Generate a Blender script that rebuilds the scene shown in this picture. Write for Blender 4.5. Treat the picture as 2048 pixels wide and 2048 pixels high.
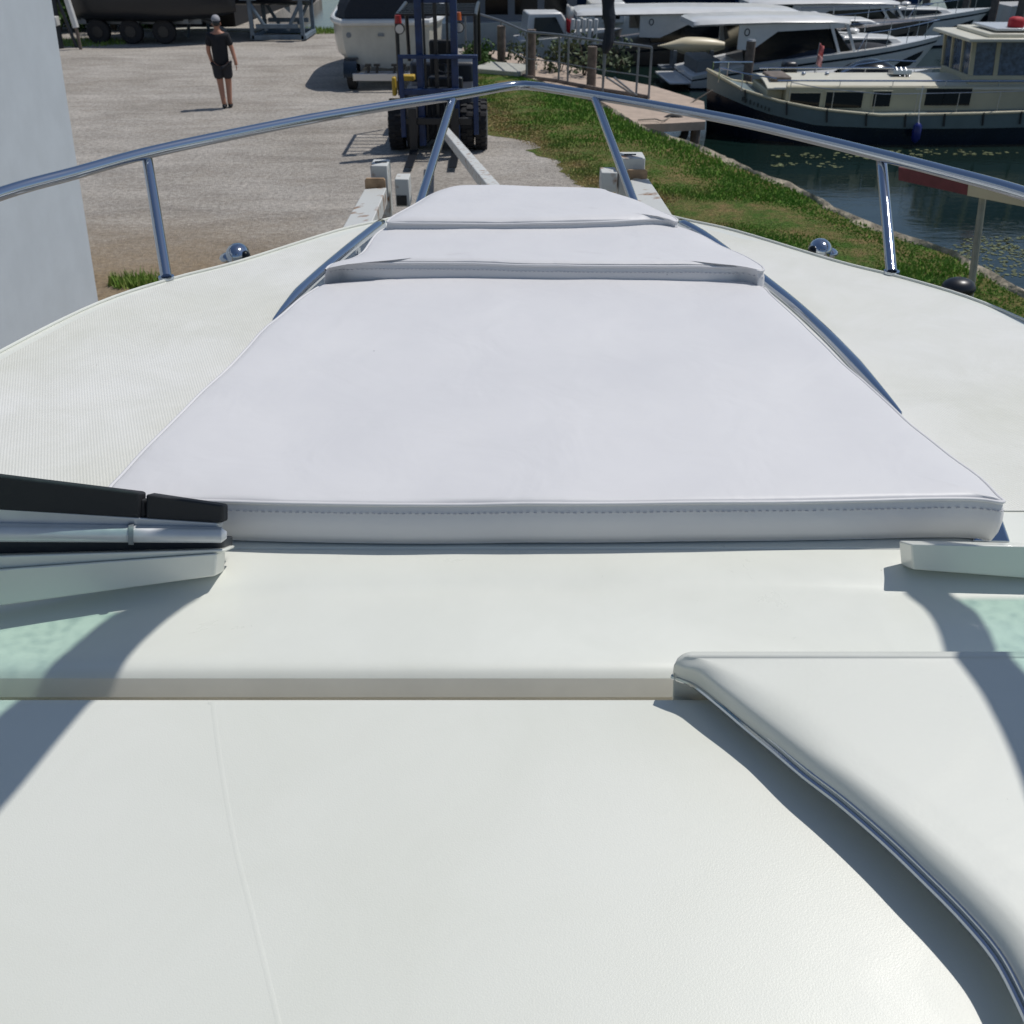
import bpy, math, random
from math import sin, cos, radians, pi, sqrt, atan2
from mathutils import Vector, Matrix, noise
random.seed(7)
for o in list(bpy.data.objects): bpy.data.objects.remove(o)
sc = bpy.context.scene
COL = sc.collection
# ------------------------------------------------------------ camera, sky, sun
H = 3.87; PITCH = radians(31); F = 2048.0
cam = bpy.data.cameras.new('camera'); co = bpy.data.objects.new('camera', cam); COL.objects.link(co)
co.location = (0, 0, H); co.rotation_euler = (radians(90) - PITCH, 0, 0)
cam.sensor_width = 36; cam.lens = 36; cam.clip_start = 0.02; cam.clip_end = 2000
cam.dof.use_dof = True; cam.dof.focus_distance = 1.9; cam.dof.aperture_fstop = 13
sc.camera = co
SUN = Vector((.41, .22, .885)).normalized()
w = bpy.data.worlds.new('World'); sc.world = w; w.use_nodes = True
nt = w.node_tree; bg = nt.nodes['Background']; sky = nt.nodes.new('ShaderNodeTexSky')
sky.sky_type = 'NISHITA'; sky.sun_disc = False
sky.sun_elevation = math.asin(SUN.z); sky.sun_rotation = atan2(SUN.x, SUN.y)
sky.air_density = 1.0; sky.dust_density = 0.6; sky.ozone_density = 1.6
nt.links.new(sky.outputs[0], bg.inputs[0]); bg.inputs[1].default_value = 0.075
sl = bpy.data.lights.new('sun', 'SUN'); sl.energy = 3.0; sl.angle = radians(.53); sl.color = (1, .965, .915)
so = bpy.data.objects.new('sun', sl); COL.objects.link(so)
so.rotation_euler = (-SUN).to_track_quat('-Z', 'Y').to_euler(); so.location = (3, 3, 12)
sc.view_settings.view_transform = 'Standard'; sc.view_settings.look = 'None'
sc.view_settings.gamma = 1; sc.view_settings.exposure = 0.06
# ------------------------------------------------------------ camera rays used to read real positions off the photograph
def ray(px, py):
    r = (px - 1024) / F; u = (1024 - py) / F
    return Vector((r, cos(PITCH) + u * sin(PITCH), -sin(PITCH) + u * cos(PITCH)))
def P(px, py, z):
    d = ray(px, py); t = (z - H) / d.z; return Vector((d.x * t, d.y * t, z))
def Q(px, py, Y):
    d = ray(px, py); t = Y / d.y; return Vector((d.x * t, Y, H + d.z * t))
SL = .14
def PA(px, py, off=0):                       # on the dashboard slope
    d = ray(px, py); t = (2.88 - SL * 1.13 + off - H) / (d.z - SL * d.y)
    return Vector((d.x * t, d.y * t, H + d.z * t))
# ------------------------------------------------------------ materials
MATS = {}
def mat(name, col, rough=.5, metal=0, var=0, vscale=5, bump=0, bscale=50, bdist=.002, coat=0, spec=.5, col2=None, detail=6, trans=0, aniso=None):
    if name in MATS: return MATS[name]
    m = bpy.data.materials.new(name); m.use_nodes = True; n = m.node_tree; L = n.links
    b = n.nodes['Principled BSDF']; c = tuple(col) + (1,)
    b.inputs['Base Color'].default_value = c; b.inputs['Roughness'].default_value = rough
    b.inputs['Metallic'].default_value = metal; b.inputs['Specular IOR Level'].default_value = spec
    b.inputs['Coat Weight'].default_value = coat; b.inputs['Coat Roughness'].default_value = .08
    tc = n.nodes.new('ShaderNodeTexCoord')
    if var or col2:
        t = n.nodes.new('ShaderNodeTexNoise'); t.inputs['Scale'].default_value = vscale; t.inputs['Detail'].default_value = detail
        t.inputs['Roughness'].default_value = .6
        L.new(tc.outputs['Object'], t.inputs['Vector'])
        r = n.nodes.new('ShaderNodeValToRGB'); r.color_ramp.elements[0].position = .35; r.color_ramp.elements[1].position = .65
        if col2: r.color_ramp.elements[0].color = c; r.color_ramp.elements[1].color = tuple(col2) + (1,)
        else:
            r.color_ramp.elements[0].color = tuple(x * (1 - var) for x in col) + (1,)
            r.color_ramp.elements[1].color = tuple(min(1, x * (1 + var)) for x in col) + (1,)
        L.new(t.outputs['Fac'], r.inputs[0]); L.new(r.outputs[0], b.inputs['Base Color'])
    if bump:
        t2 = n.nodes.new('ShaderNodeTexNoise'); t2.inputs['Scale'].default_value = bscale; t2.inputs['Detail'].default_value = 5
        L.new(tc.outputs['Object'], t2.inputs['Vector'])
        bp = n.nodes.new('ShaderNodeBump'); bp.inputs['Strength'].default_value = bump; bp.inputs['Distance'].default_value = bdist
        L.new(t2.outputs['Fac'], bp.inputs['Height']); L.new(bp.outputs[0], b.inputs['Normal'])
    MATS[name] = m; return m
def nodes_of(m): return m.node_tree, m.node_tree.nodes, m.node_tree.links, m.node_tree.nodes['Principled BSDF']
def N(n, t, **kw):
    x = n.new(t)
    for k, v in kw.items(): setattr(x, k, v)
    return x
gel = mat('gelcoat', (.72, .73, .665), .32, var=.025, vscale=3, coat=.25, bump=.06, bscale=9, bdist=.004)
gel_far = mat('gelcoat_far', (.66, .66, .64), .3, var=.06, vscale=2, coat=.2)
chrome = mat('stainless', (.47, .51, .57), .08, 1, bump=.04, bscale=300, bdist=.0004)
steel = mat('brushed_steel', (.5, .52, .55), .3, 1)
alu = mat('painted_aluminium', (.56, .58, .6), .33, .25, var=.04, vscale=20)
rubber = mat('rubber', (.012, .014, .018), .75, bump=.3, bscale=120, bdist=.001)
black = mat('black_paint', (.012, .014, .018), .35)
glassdark = mat('dark_glass', (.005, .007, .009), .12, spec=.35)
bluepaint = mat('blue_paint', (.006, .028, .10), .4, var=.25, vscale=8)
yellow = mat('yellow_paint', (.5, .33, .03), .5)
navy = mat('navy_hull', (.006, .012, .022), .25, var=.2, vscale=3)
greygreen = mat('grey_green_hull', (.145, .19, .19), .4, var=.08, vscale=2)
cream = mat('cream_cabin', (.52, .47, .32), .45, var=.05, vscale=3)
creamroof = mat('cream_roof', (.62, .59, .48), .4, var=.04, vscale=3)
wood = mat('grey_wood', (.15, .12, .1), .8, var=.3, vscale=6, bump=.4, bscale=40, bdist=.01)
planks = mat('dock_planks', (.42, .33, .26), .85, var=.12, vscale=4, bump=.4, bscale=30, bdist=.01)
brown = mat('brown_hull', (.13, .11, .095), .4, var=.1, vscale=2)
tyre = mat('tyre_rubber', (.018, .018, .02), .8, bump=.5, bscale=30, bdist=.01)
skin = mat('skin', (.42, .2, .13), .55)
shirt = mat('black_cloth', (.012, .012, .016), .85, bump=.4, bscale=30, bdist=.01)
shorts = mat('dark_shorts', (.022, .022, .028), .85, bump=.3, bscale=30, bdist=.01)
red = mat('red_cloth', (.45, .02, .03), .7); white = mat('white_cloth', (.75, .74, .7), .7)
canvas = mat('dark_canvas', (.012, .018, .03), .8, bump=.6, bscale=6, bdist=.04)
rust = mat('rusty_white', (.6, .6, .57), .55, col2=(.6, .6, .57))
stone = mat('stone_edge', (.36, .31, .23), .95, var=.45, vscale=3, bump=1, bscale=12, bdist=.05)
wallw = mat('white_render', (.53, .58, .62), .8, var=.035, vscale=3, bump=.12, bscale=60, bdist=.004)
greymetal = mat('grey_metal', (.2, .22, .24), .5, .3, var=.15)
bluemetal = mat('cradle_paint', (.12, .16, .2), .5, var=.2)
bluehull = mat('blue_hull', (.02, .06, .16), .3, var=.1)
fenderblue = mat('blue_fender', (.01, .02, .16), .35)
maroon = mat('maroon_paint', (.14, .03, .035), .6, var=.15, vscale=12)
postgreen = mat('post_paint', (.26, .27, .22), .6, .2, var=.15, vscale=10)
orange = mat('orange_lens', (.6, .12, .02), .3)
curtain = mat('curtain_glass', (.07, .1, .15), .12, coat=.4, var=.5, vscale=9)
tan = mat('cream_kayak', (.66, .58, .4), .4)
leafm = mat('leaf', (.05, .11, .02), .6, var=.5, vscale=.9)
barkm = mat('bark', (.09, .07, .05), .9, var=.3)
farleaf = mat('far_leaf', (.03, .06, .02), .7, var=.5, vscale=.3)

# vinyl: soft bluish white with faint dirt specks
vinyl = mat('white_vinyl', (.64, .645, .68), .46, spec=.4)
n_, n, L, b = nodes_of(vinyl); tc = N(n, 'ShaderNodeTexCoord')
t1 = N(n, 'ShaderNodeTexNoise'); t1.inputs['Scale'].default_value = 3.2; t1.inputs['Detail'].default_value = 4
L.new(tc.outputs['Object'], t1.inputs[0])
r1 = N(n, 'ShaderNodeValToRGB'); r1.color_ramp.elements[0].position = .3; r1.color_ramp.elements[1].position = .72
r1.color_ramp.elements[0].color = (.625, .62, .63, 1); r1.color_ramp.elements[1].color = (.68, .672, .675, 1)
L.new(t1.outputs[0], r1.inputs[0])
v = N(n, 'ShaderNodeTexVoronoi'); v.inputs['Scale'].default_value = 7.5; L.new(tc.outputs['Object'], v.inputs[0])
t4 = N(n, 'ShaderNodeTexNoise'); t4.inputs['Scale'].default_value = 90; L.new(tc.outputs['Object'], t4.inputs[0])
ad = N(n, 'ShaderNodeMath', operation='MULTIPLY_ADD'); ad.inputs[1].default_value = .045; L.new(t4.outputs[0], ad.inputs[0]); L.new(v.outputs[0], ad.inputs[2])
r2 = N(n, 'ShaderNodeValToRGB'); r2.color_ramp.elements[0].position = .036; r2.color_ramp.elements[1].position = .046
r2.color_ramp.elements[0].color = (.35, .35, .38, 1); r2.color_ramp.elements[1].color = (1, 1, 1, 1); L.new(ad.outputs[0], r2.inputs[0])
mx = N(n, 'ShaderNodeMix', data_type='RGBA', blend_type='MULTIPLY'); mx.inputs[0].default_value = .6
L.new(r1.outputs[0], mx.inputs[6]); L.new(r2.outputs[0], mx.inputs[7]); L.new(mx.outputs[2], b.inputs['Base Color'])
t2 = N(n, 'ShaderNodeTexNoise'); t2.inputs['Scale'].default_value = 5; t2.inputs['Detail'].default_value = 3; t2.inputs['Distortion'].default_value = .6
L.new(tc.outputs['Object'], t2.inputs[0])
t3 = N(n, 'ShaderNodeTexNoise'); t3.inputs['Scale'].default_value = 450; L.new(tc.outputs['Object'], t3.inputs[0])
b1 = N(n, 'ShaderNodeBump'); b1.inputs['Strength'].default_value = .5; b1.inputs['Distance'].default_value = .012; L.new(t2.outputs[0], b1.inputs['Height'])
b2 = N(n, 'ShaderNodeBump'); b2.inputs['Strength'].default_value = .25; b2.inputs['Distance'].default_value = .0006
L.new(t3.outputs[0], b2.inputs['Height']); L.new(b1.outputs[0], b2.inputs['Normal']); L.new(b2.outputs[0], b.inputs['Normal'])

# moulded anti-slip deck: rows of small studs
nonskid = mat('anti_slip', (.68, .69, .64), .55, spec=.35)
n_, n, L, b = nodes_of(nonskid); tc = N(n, 'ShaderNodeTexCoord')
mp = N(n, 'ShaderNodeMapping'); mp.inputs['Rotation'].default_value = (0, 0, radians(24)); L.new(tc.outputs['Object'], mp.inputs[0])
sx = N(n, 'ShaderNodeSeparateXYZ'); L.new(mp.outputs[0], sx.inputs[0])
def wv(sock, k):
    a = N(n, 'ShaderNodeMath', operation='MULTIPLY'); a.inputs[1].default_value = k; L.new(sock, a.inputs[0])
    s = N(n, 'ShaderNodeMath', operation='SINE'); L.new(a.outputs[0], s.inputs[0]); return s.outputs[0]
s1 = wv(sx.outputs[0], 2 * pi / .0088); s2 = wv(sx.outputs[1], 2 * pi / .0088)
m1 = N(n, 'ShaderNodeMath', operation='MULTIPLY'); L.new(s1, m1.inputs[0]); L.new(s2, m1.inputs[1])
bp = N(n, 'ShaderNodeBump'); bp.inputs['Strength'].default_value = .38; bp.inputs['Distance'].default_value = .0011
L.new(m1.outputs[0], bp.inputs['Height']); L.new(bp.outputs[0], b.inputs['Normal'])
t = N(n, 'ShaderNodeTexNoise'); t.inputs['Scale'].default_value = 1.7; t.inputs['Detail'].default_value = 7; L.new(tc.outputs['Object'], t.inputs[0])
rr = N(n, 'ShaderNodeValToRGB'); rr.color_ramp.elements[0].position = .35; rr.color_ramp.elements[1].position = .65
rr.color_ramp.elements[0].color = (.66, .66, .60, 1); rr.color_ramp.elements[1].color = (.70, .70, .665, 1)
L.new(t.outputs[0], rr.inputs[0]); L.new(rr.outputs[0], b.inputs['Base Color'])

# sparkling fine-grained dashboard moulding
dash = mat('grained_moulding', (.66, .67, .645), .36, spec=.5)
n_, n, L, b = nodes_of(dash); tc = N(n, 'ShaderNodeTexCoord')
t = N(n, 'ShaderNodeTexNoise'); t.inputs['Scale'].default_value = 480; t.inputs['Detail'].default_value = 3; L.new(tc.outputs['Object'], t.inputs[0])
t2 = N(n, 'ShaderNodeTexNoise'); t2.inputs['Scale'].default_value = 7; L.new(tc.outputs['Object'], t2.inputs[0])
b1 = N(n, 'ShaderNodeBump'); b1.inputs['Strength'].default_value = .15; b1.inputs['Distance'].default_value = .002; L.new(t2.outputs[0], b1.inputs['Height'])
b2 = N(n, 'ShaderNodeBump'); b2.inputs['Strength'].default_value = .28; b2.inputs['Distance'].default_value = .0007
L.new(t.outputs[0], b2.inputs['Height']); L.new(b1.outputs[0], b2.inputs['Normal']); L.new(b2.outputs[0], b.inputs['Normal'])
t3 = N(n, 'ShaderNodeTexNoise'); t3.inputs['Scale'].default_value = 2.2; t3.inputs['Detail'].default_value = 8; L.new(tc.outputs['Object'], t3.inputs[0])
rr = N(n, 'ShaderNodeValToRGB'); rr.color_ramp.elements[0].position = .3; rr.color_ramp.elements[1].position = .7
rr.color_ramp.elements[0].color = (.66, .67, .60, 1); rr.color_ramp.elements[1].color = (.69, .695, .635, 1)
L.new(t3.outputs[0], rr.inputs[0]); L.new(rr.outputs[0], b.inputs['Base Color'])

def specks(m, sc_, thr, col, jit=.5, rough=None, wear=.05):
    n_, n, L, b = nodes_of(m); tc = N(n, 'ShaderNodeTexCoord'); inp = b.inputs['Base Color']; src = inp.links[0].from_socket
    nz = N(n, 'ShaderNodeTexNoise'); nz.inputs['Scale'].default_value = sc_ * 9; L.new(tc.outputs['Object'], nz.inputs[0])
    v = N(n, 'ShaderNodeTexVoronoi'); v.inputs['Scale'].default_value = sc_; v.inputs['Randomness'].default_value = 1; L.new(tc.outputs['Object'], v.inputs[0])
    a_ = N(n, 'ShaderNodeMath', operation='MULTIPLY_ADD'); a_.inputs[1].default_value = thr * 1.2; L.new(nz.outputs[0], a_.inputs[0]); L.new(v.outputs[0], a_.inputs[2])
    r = N(n, 'ShaderNodeValToRGB'); e = r.color_ramp.elements; e[0].position = thr; e[0].color = tuple(col) + (1,); e[1].position = thr * 1.25; e[1].color = (1, 1, 1, 1); L.new(a_.outputs[0], r.inputs[0])
    st = N(n, 'ShaderNodeTexNoise'); st.inputs['Scale'].default_value = 4.5; st.inputs['Detail'].default_value = 9; st.inputs['Roughness'].default_value = .7; st.inputs['Distortion'].default_value = .8; L.new(tc.outputs['Object'], st.inputs[0])
    r3 = N(n, 'ShaderNodeValToRGB'); e = r3.color_ramp.elements; e[0].position = .35; e[0].color = (1 - wear, 1 - wear, 1 - wear * 1.3, 1); e[1].position = .6; e[1].color = (1, 1, 1, 1); L.new(st.outputs[0], r3.inputs[0])
    x1 = N(n, 'ShaderNodeMix', data_type='RGBA', blend_type='MULTIPLY'); x1.inputs[0].default_value = 1; L.new(src, x1.inputs[6]); L.new(r.outputs[0], x1.inputs[7])
    x2 = N(n, 'ShaderNodeMix', data_type='RGBA', blend_type='MULTIPLY'); x2.inputs[0].default_value = 1; L.new(x1.outputs[2], x2.inputs[6]); L.new(r3.outputs[0], x2.inputs[7]); L.new(x2.outputs[2], inp)
    if rough:
        mr_ = N(n, 'ShaderNodeMapRange'); mr_.inputs[1].default_value = .3; mr_.inputs[2].default_value = .7; mr_.inputs[3].default_value = rough[0]; mr_.inputs[4].default_value = rough[1]; L.new(st.outputs[0], mr_.inputs[0]); L.new(mr_.outputs[0], b.inputs['Roughness'])
podm = mat('pod_gelcoat', (.655, .665, .61), .5, spec=.4, var=.015, vscale=3, bump=.12, bscale=140, bdist=.0012)
specks(gel, 9, .022, (.45, .42, .38), rough=(.26, .40), wear=.02)
specks(dash, 7, .02, (.4, .38, .34), rough=(.38, .46), wear=.02)
specks(nonskid, 6, .02, (.3, .27, .24), rough=(.5, .6), wear=.06)
specks(podm, 22, .045, (.86, .86, .85), rough=(.42, .55), wear=.03)

# green tinted acrylic with dried water spots, for the added unseen panes
tint = bpy.data.materials.new('tinted_glass'); tint.use_nodes = True
n = tint.node_tree.nodes; L = tint.node_tree.links; n.remove(n['Principled BSDF'])
tb = N(n, 'ShaderNodeBsdfTransparent'); gb = N(n, 'ShaderNodeBsdfGlossy'); gb.inputs['Roughness'].default_value = .03
fr = N(n, 'ShaderNodeFresnel'); ms = N(n, 'ShaderNodeMixShader'); L.new(fr.outputs[0], ms.inputs[0]); L.new(tb.outputs[0], ms.inputs[1]); L.new(gb.outputs[0], ms.inputs[2])
L.new(ms.outputs[0], n['Material Output'].inputs[0])
tc = N(n, 'ShaderNodeTexCoord'); mp = N(n, 'ShaderNodeMapping'); mp.inputs['Scale'].default_value = (1, 2.4, 1); mp.inputs['Rotation'].default_value = (0, 0, .5)
L.new(tc.outputs['Object'], mp.inputs[0])
v = N(n, 'ShaderNodeTexNoise'); v.inputs['Scale'].default_value = 75; v.inputs['Detail'].default_value = 2; L.new(mp.outputs[0], v.inputs[0])
rr = N(n, 'ShaderNodeValToRGB'); e = rr.color_ramp.elements; e[0].position = .375; e[0].color = (.3, .43, .4, 1); e[1].position = .392; e[1].color = (.79, .93, .875, 1)
L.new(v.outputs[0], rr.inputs[0]); L.new(rr.outputs[0], tb.inputs[0])
clear = bpy.data.materials.new('clear_glass'); clear.use_nodes = True
n = clear.node_tree.nodes; L = clear.node_tree.links; n.remove(n['Principled BSDF'])
tb = N(n, 'ShaderNodeBsdfTransparent'); tb.inputs[0].default_value = (.7, .75, .8, 1); gb = N(n, 'ShaderNodeBsdfGlossy'); gb.inputs['Roughness'].default_value = .05
ms = N(n, 'ShaderNodeMixShader'); ms.inputs[0].default_value = .35; L.new(tb.outputs[0], ms.inputs[1]); L.new(gb.outputs[0], ms.inputs[2]); L.new(ms.outputs[0], n['Material Output'].inputs[0])

# rust streaks on the white steel
n_, n, L, b = nodes_of(rust)
tc = N(n, 'ShaderNodeTexCoord'); t = N(n, 'ShaderNodeTexNoise'); t.inputs['Scale'].default_value = 14; t.inputs['Detail'].default_value = 8; L.new(tc.outputs['Object'], t.inputs[0])
rr = N(n, 'ShaderNodeValToRGB'); e = rr.color_ramp.elements; e[0].position = .56; e[0].color = (.56, .57, .55, 1); e[1].position = .68; e[1].color = (.25, .13, .06, 1)
L.new(t.outputs[0], rr.inputs[0]); L.new(rr.outputs[0], b.inputs['Base Color'])

# gravel
gravel = mat('gravel', (.3, .28, .25), .95, spec=.2)
n_, n, L, b = nodes_of(gravel); tc = N(n, 'ShaderNodeTexCoord')
def noise_n(scale, detail=6, vec=None, rough=.6, dist=0):
    t = N(n, 'ShaderNodeTexNoise'); t.inputs['Scale'].default_value = scale; t.inputs['Detail'].default_value = detail
    t.inputs['Roughness'].default_value = rough; t.inputs['Distortion'].default_value = dist
    L.new(vec or tc.outputs['Object'], t.inputs[0]); return t.outputs[0]
def ramp(sock, a, ca, bb, cb):
    r = N(n, 'ShaderNodeValToRGB'); e = r.color_ramp.elements; e[0].position = a; e[1].position = bb
    e[0].color = ca + (1,); e[1].color = cb + (1,); L.new(sock, r.inputs[0]); return r.outputs[0]
def mixc(fac, a, bb, bt='MIX'):
    m = N(n, 'ShaderNodeMix', data_type='RGBA', blend_type=bt)
    if isinstance(fac, float): m.inputs[0].default_value = fac
    else: L.new(fac, m.inputs[0])
    for i, x in ((6, a), (7, bb)):
        if isinstance(x, tuple): m.inputs[i].default_value = x + (1,)
        else: L.new(x, m.inputs[i])
    return m.outputs[2]
base = ramp(noise_n(.35, 8), .3, (.38, .352, .315), .7, (.54, .512, .475))
fine = ramp(noise_n(13, 9, rough=.85), .33, (.38, .38, .38), .67, (1.45, 1.43, 1.4))
c1 = mixc(1.0, base, fine, 'MULTIPLY')
mpp = N(n, 'ShaderNodeMapping'); mpp.inputs['Rotation'].default_value = (0, 0, radians(-32)); mpp.inputs['Scale'].default_value = (.55, 1.6, 1); L.new(tc.outputs['Object'], mpp.inputs[0])
trk = ramp(noise_n(.9, 9, mpp.outputs[0], .7, .6), .36, (.74, .73, .72), .66, (1.08, 1.07, 1.06))
c2 = mixc(1.0, c1, trk, 'MULTIPLY')
stn = ramp(noise_n(55, 2), .60, (1, 1, 1), .7, (1.5, 1.5, 1.5)); c3 = mixc(1.0, c2, stn, 'MULTIPLY')
# straw-coloured dry litter near the wall and along the verge
sep = N(n, 'ShaderNodeSeparateXYZ'); L.new(tc.outputs['Object'], sep.inputs[0])
mr = N(n, 'ShaderNodeMapRange'); mr.inputs[1].default_value = 15.0; mr.inputs[2].default_value = 11.8; L.new(sep.outputs[1], mr.inputs[0])
mr2 = N(n, 'ShaderNodeMapRange'); mr2.inputs[1].default_value = -1.0; mr2.inputs[2].default_value = -3.8; L.new(sep.outputs[0], mr2.inputs[0])
mm = N(n, 'ShaderNodeMath', operation='MULTIPLY'); L.new(mr.outputs[0], mm.inputs[0]); L.new(mr2.outputs[0], mm.inputs[1])
nn = N(n, 'ShaderNodeMath', operation='MULTIPLY_ADD'); nn.inputs[1].default_value = .6; L.new(noise_n(2.5), nn.inputs[0]); nn.inputs[2].default_value = -.3
na = N(n, 'ShaderNodeMath', operation='ADD', use_clamp=True); L.new(mm.outputs[0], na.inputs[0]); L.new(nn.outputs[0], na.inputs[1])
nb = N(n, 'ShaderNodeMath', operation='MULTIPLY', use_clamp=True); L.new(na.outputs[0], nb.inputs[0]); nb.inputs[1].default_value = .8
straw = ramp(noise_n(14, 6, rough=.8), .3, (.12, .075, .035), .7, (.42, .3, .16))
c4 = mixc(nb.outputs[0], c3, straw)
L.new(c4, b.inputs['Base Color'])
bp = N(n, 'ShaderNodeBump'); bp.inputs['Strength'].default_value = .9; bp.inputs['Distance'].default_value = .05; L.new(noise_n(18, 8, rough=.75), bp.inputs['Height']); L.new(bp.outputs[0], b.inputs['Normal'])
# turf under the blades
turf = mat('turf', (.05, .08, .02), .95, spec=.1)
n_, n, L, b = nodes_of(turf); tc = N(n, 'ShaderNodeTexCoord')
ta = ramp(noise_n(1.6, 8, rough=.75), .42, (.085, .155, .03), .62, (.27, .2, .09))
tb_ = ramp(noise_n(22, 6), .3, (.55, .55, .55), .7, (1.3, 1.3, 1.3)); L.new(mixc(1.0, ta, tb_, 'MULTIPLY'), b.inputs['Base Color'])
bp = N(n, 'ShaderNodeBump'); bp.inputs['Strength'].default_value = 1; bp.inputs['Distance'].default_value = .08; L.new(noise_n(25), bp.inputs['Height']); L.new(bp.outputs[0], b.inputs['Normal'])
blade = mat('grass_blade', (.07, .15, .03), .7, spec=.2)
n_, n, L, b = nodes_of(blade); tc = N(n, 'ShaderNodeTexCoord')
at = N(n, 'ShaderNodeAttribute', attribute_name='dry')
g1 = ramp(noise_n(1.3, 6), .35, (.12, .27, .035), .7, (.21, .35, .06))
L.new(mixc(at.outputs['Fac'], g1, (.46, .34, .16)), b.inputs['Base Color'])
# water
water = mat('water', (.006, .016, .014), .04, spec=.5)
n_, n, L, b = nodes_of(water); tc = N(n, 'ShaderNodeTexCoord'); b.inputs['IOR'].default_value = 1.33
bp = N(n, 'ShaderNodeBump'); bp.inputs['Strength'].default_value = .22; bp.inputs['Distance'].default_value = .03
wm = N(n, 'ShaderNodeMapping'); wm.inputs['Scale'].default_value = (.6, 1.5, 1); L.new(tc.outputs['Object'], wm.inputs[0])
L.new(noise_n(2.2, 5, wm.outputs[0]), bp.inputs['Height']); L.new(bp.outputs[0], b.inputs['Normal'])

# ------------------------------------------------------------ mesh builder
class MB:
    def __init__(s): s.v = []; s.f = []
    def add(s, vs, fs):
        k = len(s.v); s.v += [Vector(q) for q in vs]; s.f += [tuple(i + k for i in q) for q in fs]; return s
    def box(s, c, d, rz=0, rx=0, ry=0, taper=1):
        M = Matrix.Rotation(rz, 3, 'Z') @ Matrix.Rotation(ry, 3, 'Y') @ Matrix.Rotation(rx, 3, 'X'); c = Vector(c)
        vs = []
        for z in (-.5, .5):
            k = taper if z > 0 else 1
            for x, y in ((-.5, -.5), (.5, -.5), (.5, .5), (-.5, .5)): vs.append(c + M @ Vector((x * d[0] * k, y * d[1] * k, z * d[2])))
        return s.add(vs, [(3, 2, 1, 0), (4, 5, 6, 7), (0, 1, 5, 4), (1, 2, 6, 5), (2, 3, 7, 6), (3, 0, 4, 7)])
    def hexa(s, a): return s.add(a, [(3, 2, 1, 0), (4, 5, 6, 7), (0, 1, 5, 4), (1, 2, 6, 5), (2, 3, 7, 6), (3, 0, 4, 7)])
    def tube(s, pts, r, seg=12, closed=False, cap=True):
        pts = [Vector(q) for q in pts]; n = len(pts); rings = []
        up = Vector((0, 0, 1)); prev = None
        for i, q in enumerate(pts):
            if closed: d = pts[(i + 1) % n] - pts[i - 1]
            else: d = pts[min(i + 1, n - 1)] - pts[max(i - 1, 0)]
            d.normalize()
            if prev is None:
                a = d.cross(up)
                if a.length < .01: a = d.cross(Vector((1, 0, 0)))
            else: a = prev - d * prev.dot(d)
            a.normalize(); prev = a; bb = d.cross(a)
            rr = r[i] if isinstance(r, (list, tuple)) else r
            rings.append([q + (a * cos(2 * pi * k / seg) + bb * sin(2 * pi * k / seg)) * rr for k in range(seg)])
        return s.loft(rings, closed, cap)
    def loft(s, rings, closed=False, cap=True):
        m = len(rings[0]); n = len(rings); vs = [q for r in rings for q in r]; fs = []
        for i in range(n if closed else n - 1):
            j = (i + 1) % n
            for k in range(m): fs.append((i * m + k, i * m + (k + 1) % m, j * m + (k + 1) % m, j * m + k))
        if cap and not closed: fs.append(tuple(range(m - 1, -1, -1))); fs.append(tuple((n - 1) * m + k for k in range(m)))
        return s.add(vs, fs)
    def strip(s, rows):
        m = len(rows[0]); fs = []
        for i in range(len(rows) - 1):
            for k in range(m - 1): fs.append((i * m + k, i * m + k + 1, (i + 1) * m + k + 1, (i + 1) * m + k))
        return s.add([q for r in rows for q in r], fs)
    def prism(s, poly, z0, z1):
        n = len(poly); return s.add([(p[0], p[1], z0) for p in poly] + [(p[0], p[1], z1) for p in poly],
            [tuple(range(n - 1, -1, -1)), tuple(range(n, 2 * n))] + [(i, (i + 1) % n, n + (i + 1) % n, n + i) for i in range(n)])
    def prism_y(s, poly, y0, y1):      # outline in x,z pushed along y
        n = len(poly); return s.add([(p[0], y0, p[1]) for p in poly] + [(p[0], y1, p[1]) for p in poly],
            [tuple(range(n)), tuple(range(2 * n - 1, n - 1, -1))] + [(i, n + i, n + (i + 1) % n, (i + 1) % n) for i in range(n)])
    def ball(s, c, r, sc=(1, 1, 1), nu=14, nv=9, zmin=-1.0):
        c = Vector(c); rings = []
        for j in range(1, nv):
            th = pi * j / nv; rings.append([c + Vector((cos(2 * pi * i / nu) * sin(th) * r * sc[0], sin(2 * pi * i / nu) * sin(th) * r * sc[1], max(zmin, cos(th)) * r * sc[2])) for i in range(nu)])
        return s.loft(rings)
    def cyl(s, a, bb, r, seg=16, r2=None): return s.tube([a, bb], [r, r if r2 is None else r2], seg)
    def build(s, name, m, parent=None, smooth=35, bevel=0, seg=2):
        me = bpy.data.meshes.new(name); org = WORLD.get(parent.name, Vector()) if parent else Vector()
        me.from_pydata([q - org for q in s.v], [], s.f); me.validate(); me.update()
        import bmesh as bmm
        bm = bmm.new(); bm.from_mesh(me); bmm.ops.recalc_face_normals(bm, faces=bm.faces); bm.to_mesh(me); bm.free()
        me.materials.append(m)
        if smooth:
            me.polygons.foreach_set('use_smooth', [True] * len(me.polygons)); me.set_sharp_from_angle(angle=radians(smooth))
        o = bpy.data.objects.new(name, me); COL.objects.link(o)
        if parent: o.parent = parent; WORLD[o.name] = org
        if bevel:
            bv = o.modifiers.new('bevel', 'BEVEL'); bv.width = bevel; bv.segments = seg; bv.limit_method = 'ANGLE'; bv.angle_limit = radians(40)
        return o
WORLD = {}
def tag(o, label=None, cat=None, group=None, kind=None):
    for k, v_ in (('label', label), ('category', cat), ('group', group), ('kind', kind)):
        if v_: o[k] = v_
    return o
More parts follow.
